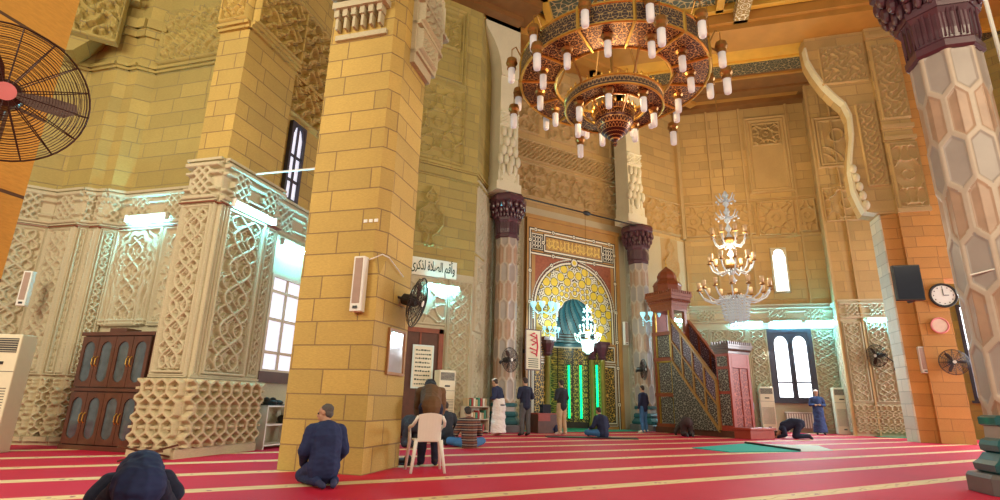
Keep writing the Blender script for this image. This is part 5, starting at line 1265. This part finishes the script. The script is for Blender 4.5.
b.build('ring_rib', M['brass'], ring)
z2 = -.62
b = MB(); annulus(b, .62, .94, z2, z2+.03); ring2 = b.build('inner_ring', M['filig'], chd)
b = MB(); annulus(b, .93, .96, z2, z2+.2); b.build('inner_band', M['filig2'], ring2)
b = MB(); [b.ring((0,0,z_), r_, .025, n=56) for z_, r_ in ((z2,.96),(z2+.2,.96),(z2,.62))]
for j in range(40): a = 2*PI*j/40; b.ball((.96*math.cos(a), .96*math.sin(a), z2+.25), (.025,.025,.06), seg=6, rings=4)
b.build('crown_fringe', M['brass'], ring2)
b = MB()
for j in range(6):
    a = 2*PI*j/6+.2; b.tube([(.9*math.cos(a),.9*math.sin(a),z2+.1),((Ri+.1)*math.cos(a),(Ri+.1)*math.sin(a),.05)], .022, 6)
    b.tube([(Ri*math.cos(a),Ri*math.sin(a),.05),(.1*math.cos(a),.1*math.sin(a),2.6)], .022, 6); b.tube([(.4*math.cos(a),.4*math.sin(a),z2-.25),(.65*math.cos(a),.65*math.sin(a),z2)], .018, 6)
b.tube([(0,0,z2-.2),(0,0,9)], .03, 8); b.build('suspension_rod', M['bronze'], chd)
b = MB(); b.lathe([(.02,-1.42),(.05,-1.38),(.03,-1.32),(.12,-1.25),(.26,-1.12),(.36,-.95),(.40,-.80),(.37,-.76),(.42,-.70),(.42,-.66)], 28); b.build('hanging_bowl', M['filig'], chd, smooth=True)
b = MB()
for j in range(20): a = 2*PI*j/20; b.ball((.43*math.cos(a), .43*math.sin(a), -.62), (.02,.02,.06), seg=6, rings=4)
b.build('bowl_crown', M['brass'], chd)
def lantern(par, x_, y_, zt, s=1., arm=None):
    b = MB(); b.lathe([(.03*s,.26*s),(.10*s,.22*s),(.12*s,.12*s),(.085*s,.07*s),(.095*s,0)], 12, (x_,y_,zt)); b.tube([(x_,y_,zt+.25*s),(x_,y_,zt+.45*s)], .01, 5)
    if arm: b.tube([(x_,y_,zt+.45*s)]+arm, .016, 6)
    l = b.build('lantern_cap', M['bronze'], par); b = MB(); b.lathe([(.03*s,-.32*s),(.06*s,-.30*s),(.07*s,-.24*s),(.07*s,-.0)], 12, (x_,y_,zt)); b.build('glass_cylinder', M['bulb'], l, smooth=True)
for j in range(12): a = 2*PI*(j+.5)/12; lantern(chd, 1.5*math.cos(a), 1.5*math.sin(a), -.12, .95)
for j in range(7): a = 2*PI*(j+.3)/7; lantern(chd, .78*math.cos(a), .78*math.sin(a), z2-.12, .9)
for j in range(12):
    a = 2*PI*j/12+.1; ca, sa = math.cos(a), math.sin(a); lantern(chd, 2.08*ca, 2.08*sa, .14, 1., [(2.0*ca,2.0*sa,.66),((Ro)*ca,(Ro)*sa,.38)])
    if j % 2 == 0: lantern(chd, 2.12*ca-.15*sa, 2.12*sa+.15*ca, -.35, 1., [(2.12*ca-.15*sa,2.12*sa+.15*ca,.2),(1.9*ca,1.9*sa,.3)])

def glass_chandelier(loc, s, tiers, label, lit=None, cord=8., fringe=36):
    t = thing('crystal_chandelier', label, 'chandelier', loc); CM = lit or M['crystal']
    top = max(z for z, r_, n in tiers); b = MB(); prof = []
    z = -.1
    while z < top+1.25*s: prof += [(.03*s,z),(.085*s,z+.07*s),(.05*s,z+.13*s),(.02*s,z+.2*s)]; z += .22*s
    b.lathe(prof, 10); b.build('glass_stem', CM, t, smooth=True)
    for (zz, rr) in ((top+1.0*s,.22*s),(top+.55*s,.26*s)):
        b = MB()
        for k in range(8): a = 2*PI*k/8; b.tube([(0,0,zz),(rr*.7*math.cos(a),rr*.7*math.sin(a),zz+.02),(rr*math.cos(a),rr*math.sin(a),zz+.16*s)], .014*s, 5); b.ball((rr*math.cos(a),rr*math.sin(a),zz-.02), .03*s, seg=6, rings=4)
        b.build('glass_spray', CM, t, smooth=True)
    for zt, r_, n in tiers:
        b = MB(); b.lathe([(.05*s,zt-.12*s),(.16*s,zt-.06*s),(.17*s,zt),(.06*s,zt+.04*s)], 14); b.build('tier_hub', M['bronze'], t, smooth=True)
        for k in range(n):
            a = 2*PI*(k+.3)/n; ca, sa = math.cos(a), math.sin(a)
            b = MB(); b.tube([(r_*f*ca, r_*f*sa, zt+dz*s) for f, dz in ((.1,-.05),(.35,-.16),(.65,-.20),(.88,-.10),(1.,.06))], .018*s, 6); am = b.build('arm', CM, t, smooth=True)
            b = MB(); b.lathe([(.02*s,.06*s),(.07*s,.08*s),(.05*s,.1*s),(.03*s,.12*s)], 8, (r_*ca,r_*sa,zt)); b.build('candle_cup', M['bronze'], am)
            b = MB(); b.lathe([(.028*s,.12*s),(.045*s,.18*s),(.052*s,.27*s),(.04*s,.275*s)], 10, (r_*ca,r_*sa,zt)); b.build('shade', M['cup'] if not lit else lit, am, smooth=True)
    zt = min(z for z, r_, n in tiers); b = MB()
    for rr, zl, n in ((.34*s,.62*s,fringe),(.22*s,.72*s,fringe//2),(.12*s,.8*s,10)):
        for k in range(n):
            a = 2*PI*k/n
            for q in range(int(zl/(.075*s))): b.ball((rr*math.cos(a)*(1-.03*q), rr*math.sin(a)*(1-.03*q), zt-.1*s-q*.075*s), .022*s, seg=5, rings=3)
    o = b.build('crystal_strings', CM, t); o['kind'] = 'stuff'
    b = MB(); b.tube([(0,0,top+1.3*s),(0,0,top+1.3*s+cord)], .011, 6); b.build('cord', M['bronze'], t)
    return t
glass_chandelier((12.9,9.45,4.42), 1.15, [(-.38,.92,14),(.42,.58,10),(1.2,.46,8)], 'tall three-tier crystal chandelier hanging right of the pulpit', cord=11)
glass_chandelier((13.75,16.9,3.5), .75, [(0,.5,8),(.35,.3,6)], 'brightly lit crystal chandelier hanging in front of the prayer niche', M['crystal_l'], cord=4.6, fringe=24)
def sconce(loc, label, s=.6):
    t = thing('crystal_sconce', label, 'lamp', loc, 0, 'blue crystal wall lamps'); b = MB(); b.box(-.05,.05,-.05,.0,-.1,.2); b.build('wall_plate', M['bronze'], t)
    for k in range(5):
        a = PI+PI*(k+.5)/5; ca, sa = math.cos(a), math.sin(a); b = MB(); b.tube([(0,-.03,0),(.3*s*ca,.3*s*sa,-.12*s),(.6*s*ca,.6*s*sa,.05*s)], .02*s, 5); am = b.build('arm', M['crystal_b'], t)
        b = MB(); b.lathe([(.04*s,.05*s),(.12*s,.2*s),(.12*s,.3*s)], 8, (.6*s*ca,.6*s*sa,0)); [b.ball((.6*s*ca,.6*s*sa,-.08*s*q), .03*s, seg=5, rings=3) for q in range(5)]; b.build('cup', M['crystal_b'], am)
sconce((12.2,17.8,4.55), 'blue-lit crystal wall lamp on the left side of the niche mosaic', 1.0)
sconce((16.9,16.65,4.5), 'blue-lit crystal wall lamp on the right niche column', .9)
sconce((12.55,17.8,3.75), 'small blue-lit crystal wall lamp low at the left of the niche', .6)

# ================================================================== CAMERA
F = 537.; TH = math.radians(15.8); YAW = math.radians(29.7); ROLL = math.radians(-1.36)
fwv = Vector((math.sin(YAW)*math.cos(TH), math.cos(YAW)*math.cos(TH), math.sin(TH))); rtv = Vector((math.cos(YAW), -math.sin(YAW), 0)); upv = rtv.cross(fwv)
R_c = rtv*math.cos(ROLL)-upv*math.sin(ROLL); U_c = upv*math.cos(ROLL)+rtv*math.sin(ROLL)
cam = bpy.data.cameras.new('camera'); co = bpy.data.objects.new('camera', cam); COL.objects.link(co)
co.matrix_world = Matrix(((R_c.x,U_c.x,-fwv.x,0),(R_c.y,U_c.y,-fwv.y,0),(R_c.z,U_c.z,-fwv.z,1.0),(0,0,0,1)))
cam.sensor_width = 36; cam.lens = F/1000*36; cam.clip_start = .05; cam.clip_end = 200
sc.camera = co

# ================================================================== LIGHT
w = bpy.data.worlds.new('world'); sc.world = w; w.use_nodes = True
w.node_tree.nodes['Background'].inputs['Color'].default_value = (1.0,.90,.74,1); w.node_tree.nodes['Background'].inputs['Strength'].default_value = .46
def area(name, loc, tgt, size, power, col, spread=PI):
    l = bpy.data.lights.new(name, 'AREA'); l.shape = 'RECTANGLE'; l.size = size[0]; l.size_y = size[1]; l.energy = power; l.color = col; l.spread = spread
    o = bpy.data.objects.new(name, l); COL.objects.link(o); o.location = loc; o.rotation_euler = (Vector(tgt)-Vector(loc)).to_track_quat('-Z', 'Y').to_euler(); return o
def point(name, loc, power, col, r=.3):
    l = bpy.data.lights.new(name, 'POINT'); l.energy = power; l.color = col; l.shadow_soft_size = r; o = bpy.data.objects.new(name, l); COL.objects.link(o); o.location = loc; return o
point('chandelier_light', (6.69,7.25,6.6), 650, (1,.72,.38), .5)
point('crystal_light', (12.9,9.45,5.2), 250, (1,.85,.6), .6)
point('niche_chandelier_light', (13.75,16.3,3.7), 160, (.75,1.,.92), .3)
area('window_light', (26.9,4,4.5), (12,9,0), (9,5), 3000, (.95,.97,1.))
area('left_fill_light', (-9,2,8), (14,12,6), (7,6), 2200, (1,.90,.68))  # added fill from the unseen left side, no window known there
area('bay_window_light', (23.7,15.3,3.2), (17,9,0), (1.4,2.6), 500, (.92,.96,1.))
area('bay_fill_light', (17.5,12.0,9.5), (24,17,15), (2,2), 380, (1,.72,.35))  # added warm fill for the upper bay wall, no fixture there
area('rear_fill_light', (5,-8,9), (6,14,5), (10,6), 1500, (1,.86,.6))  # added fill from behind the camera, stands in for unseen daylight
sc.view_settings.view_transform = 'Standard'; sc.view_settings.look = 'None'; sc.view_settings.gamma = 1.; sc.view_settings.exposure = -0.22; sc.view_settings.use_curve_mapping = False
sc.cycles.use_denoising = True; sc.cycles.max_bounces = 5; sc.cycles.diffuse_bounces = 3; sc.cycles.glossy_bounces = 2; sc.cycles.sample_clamp_indirect = 4.
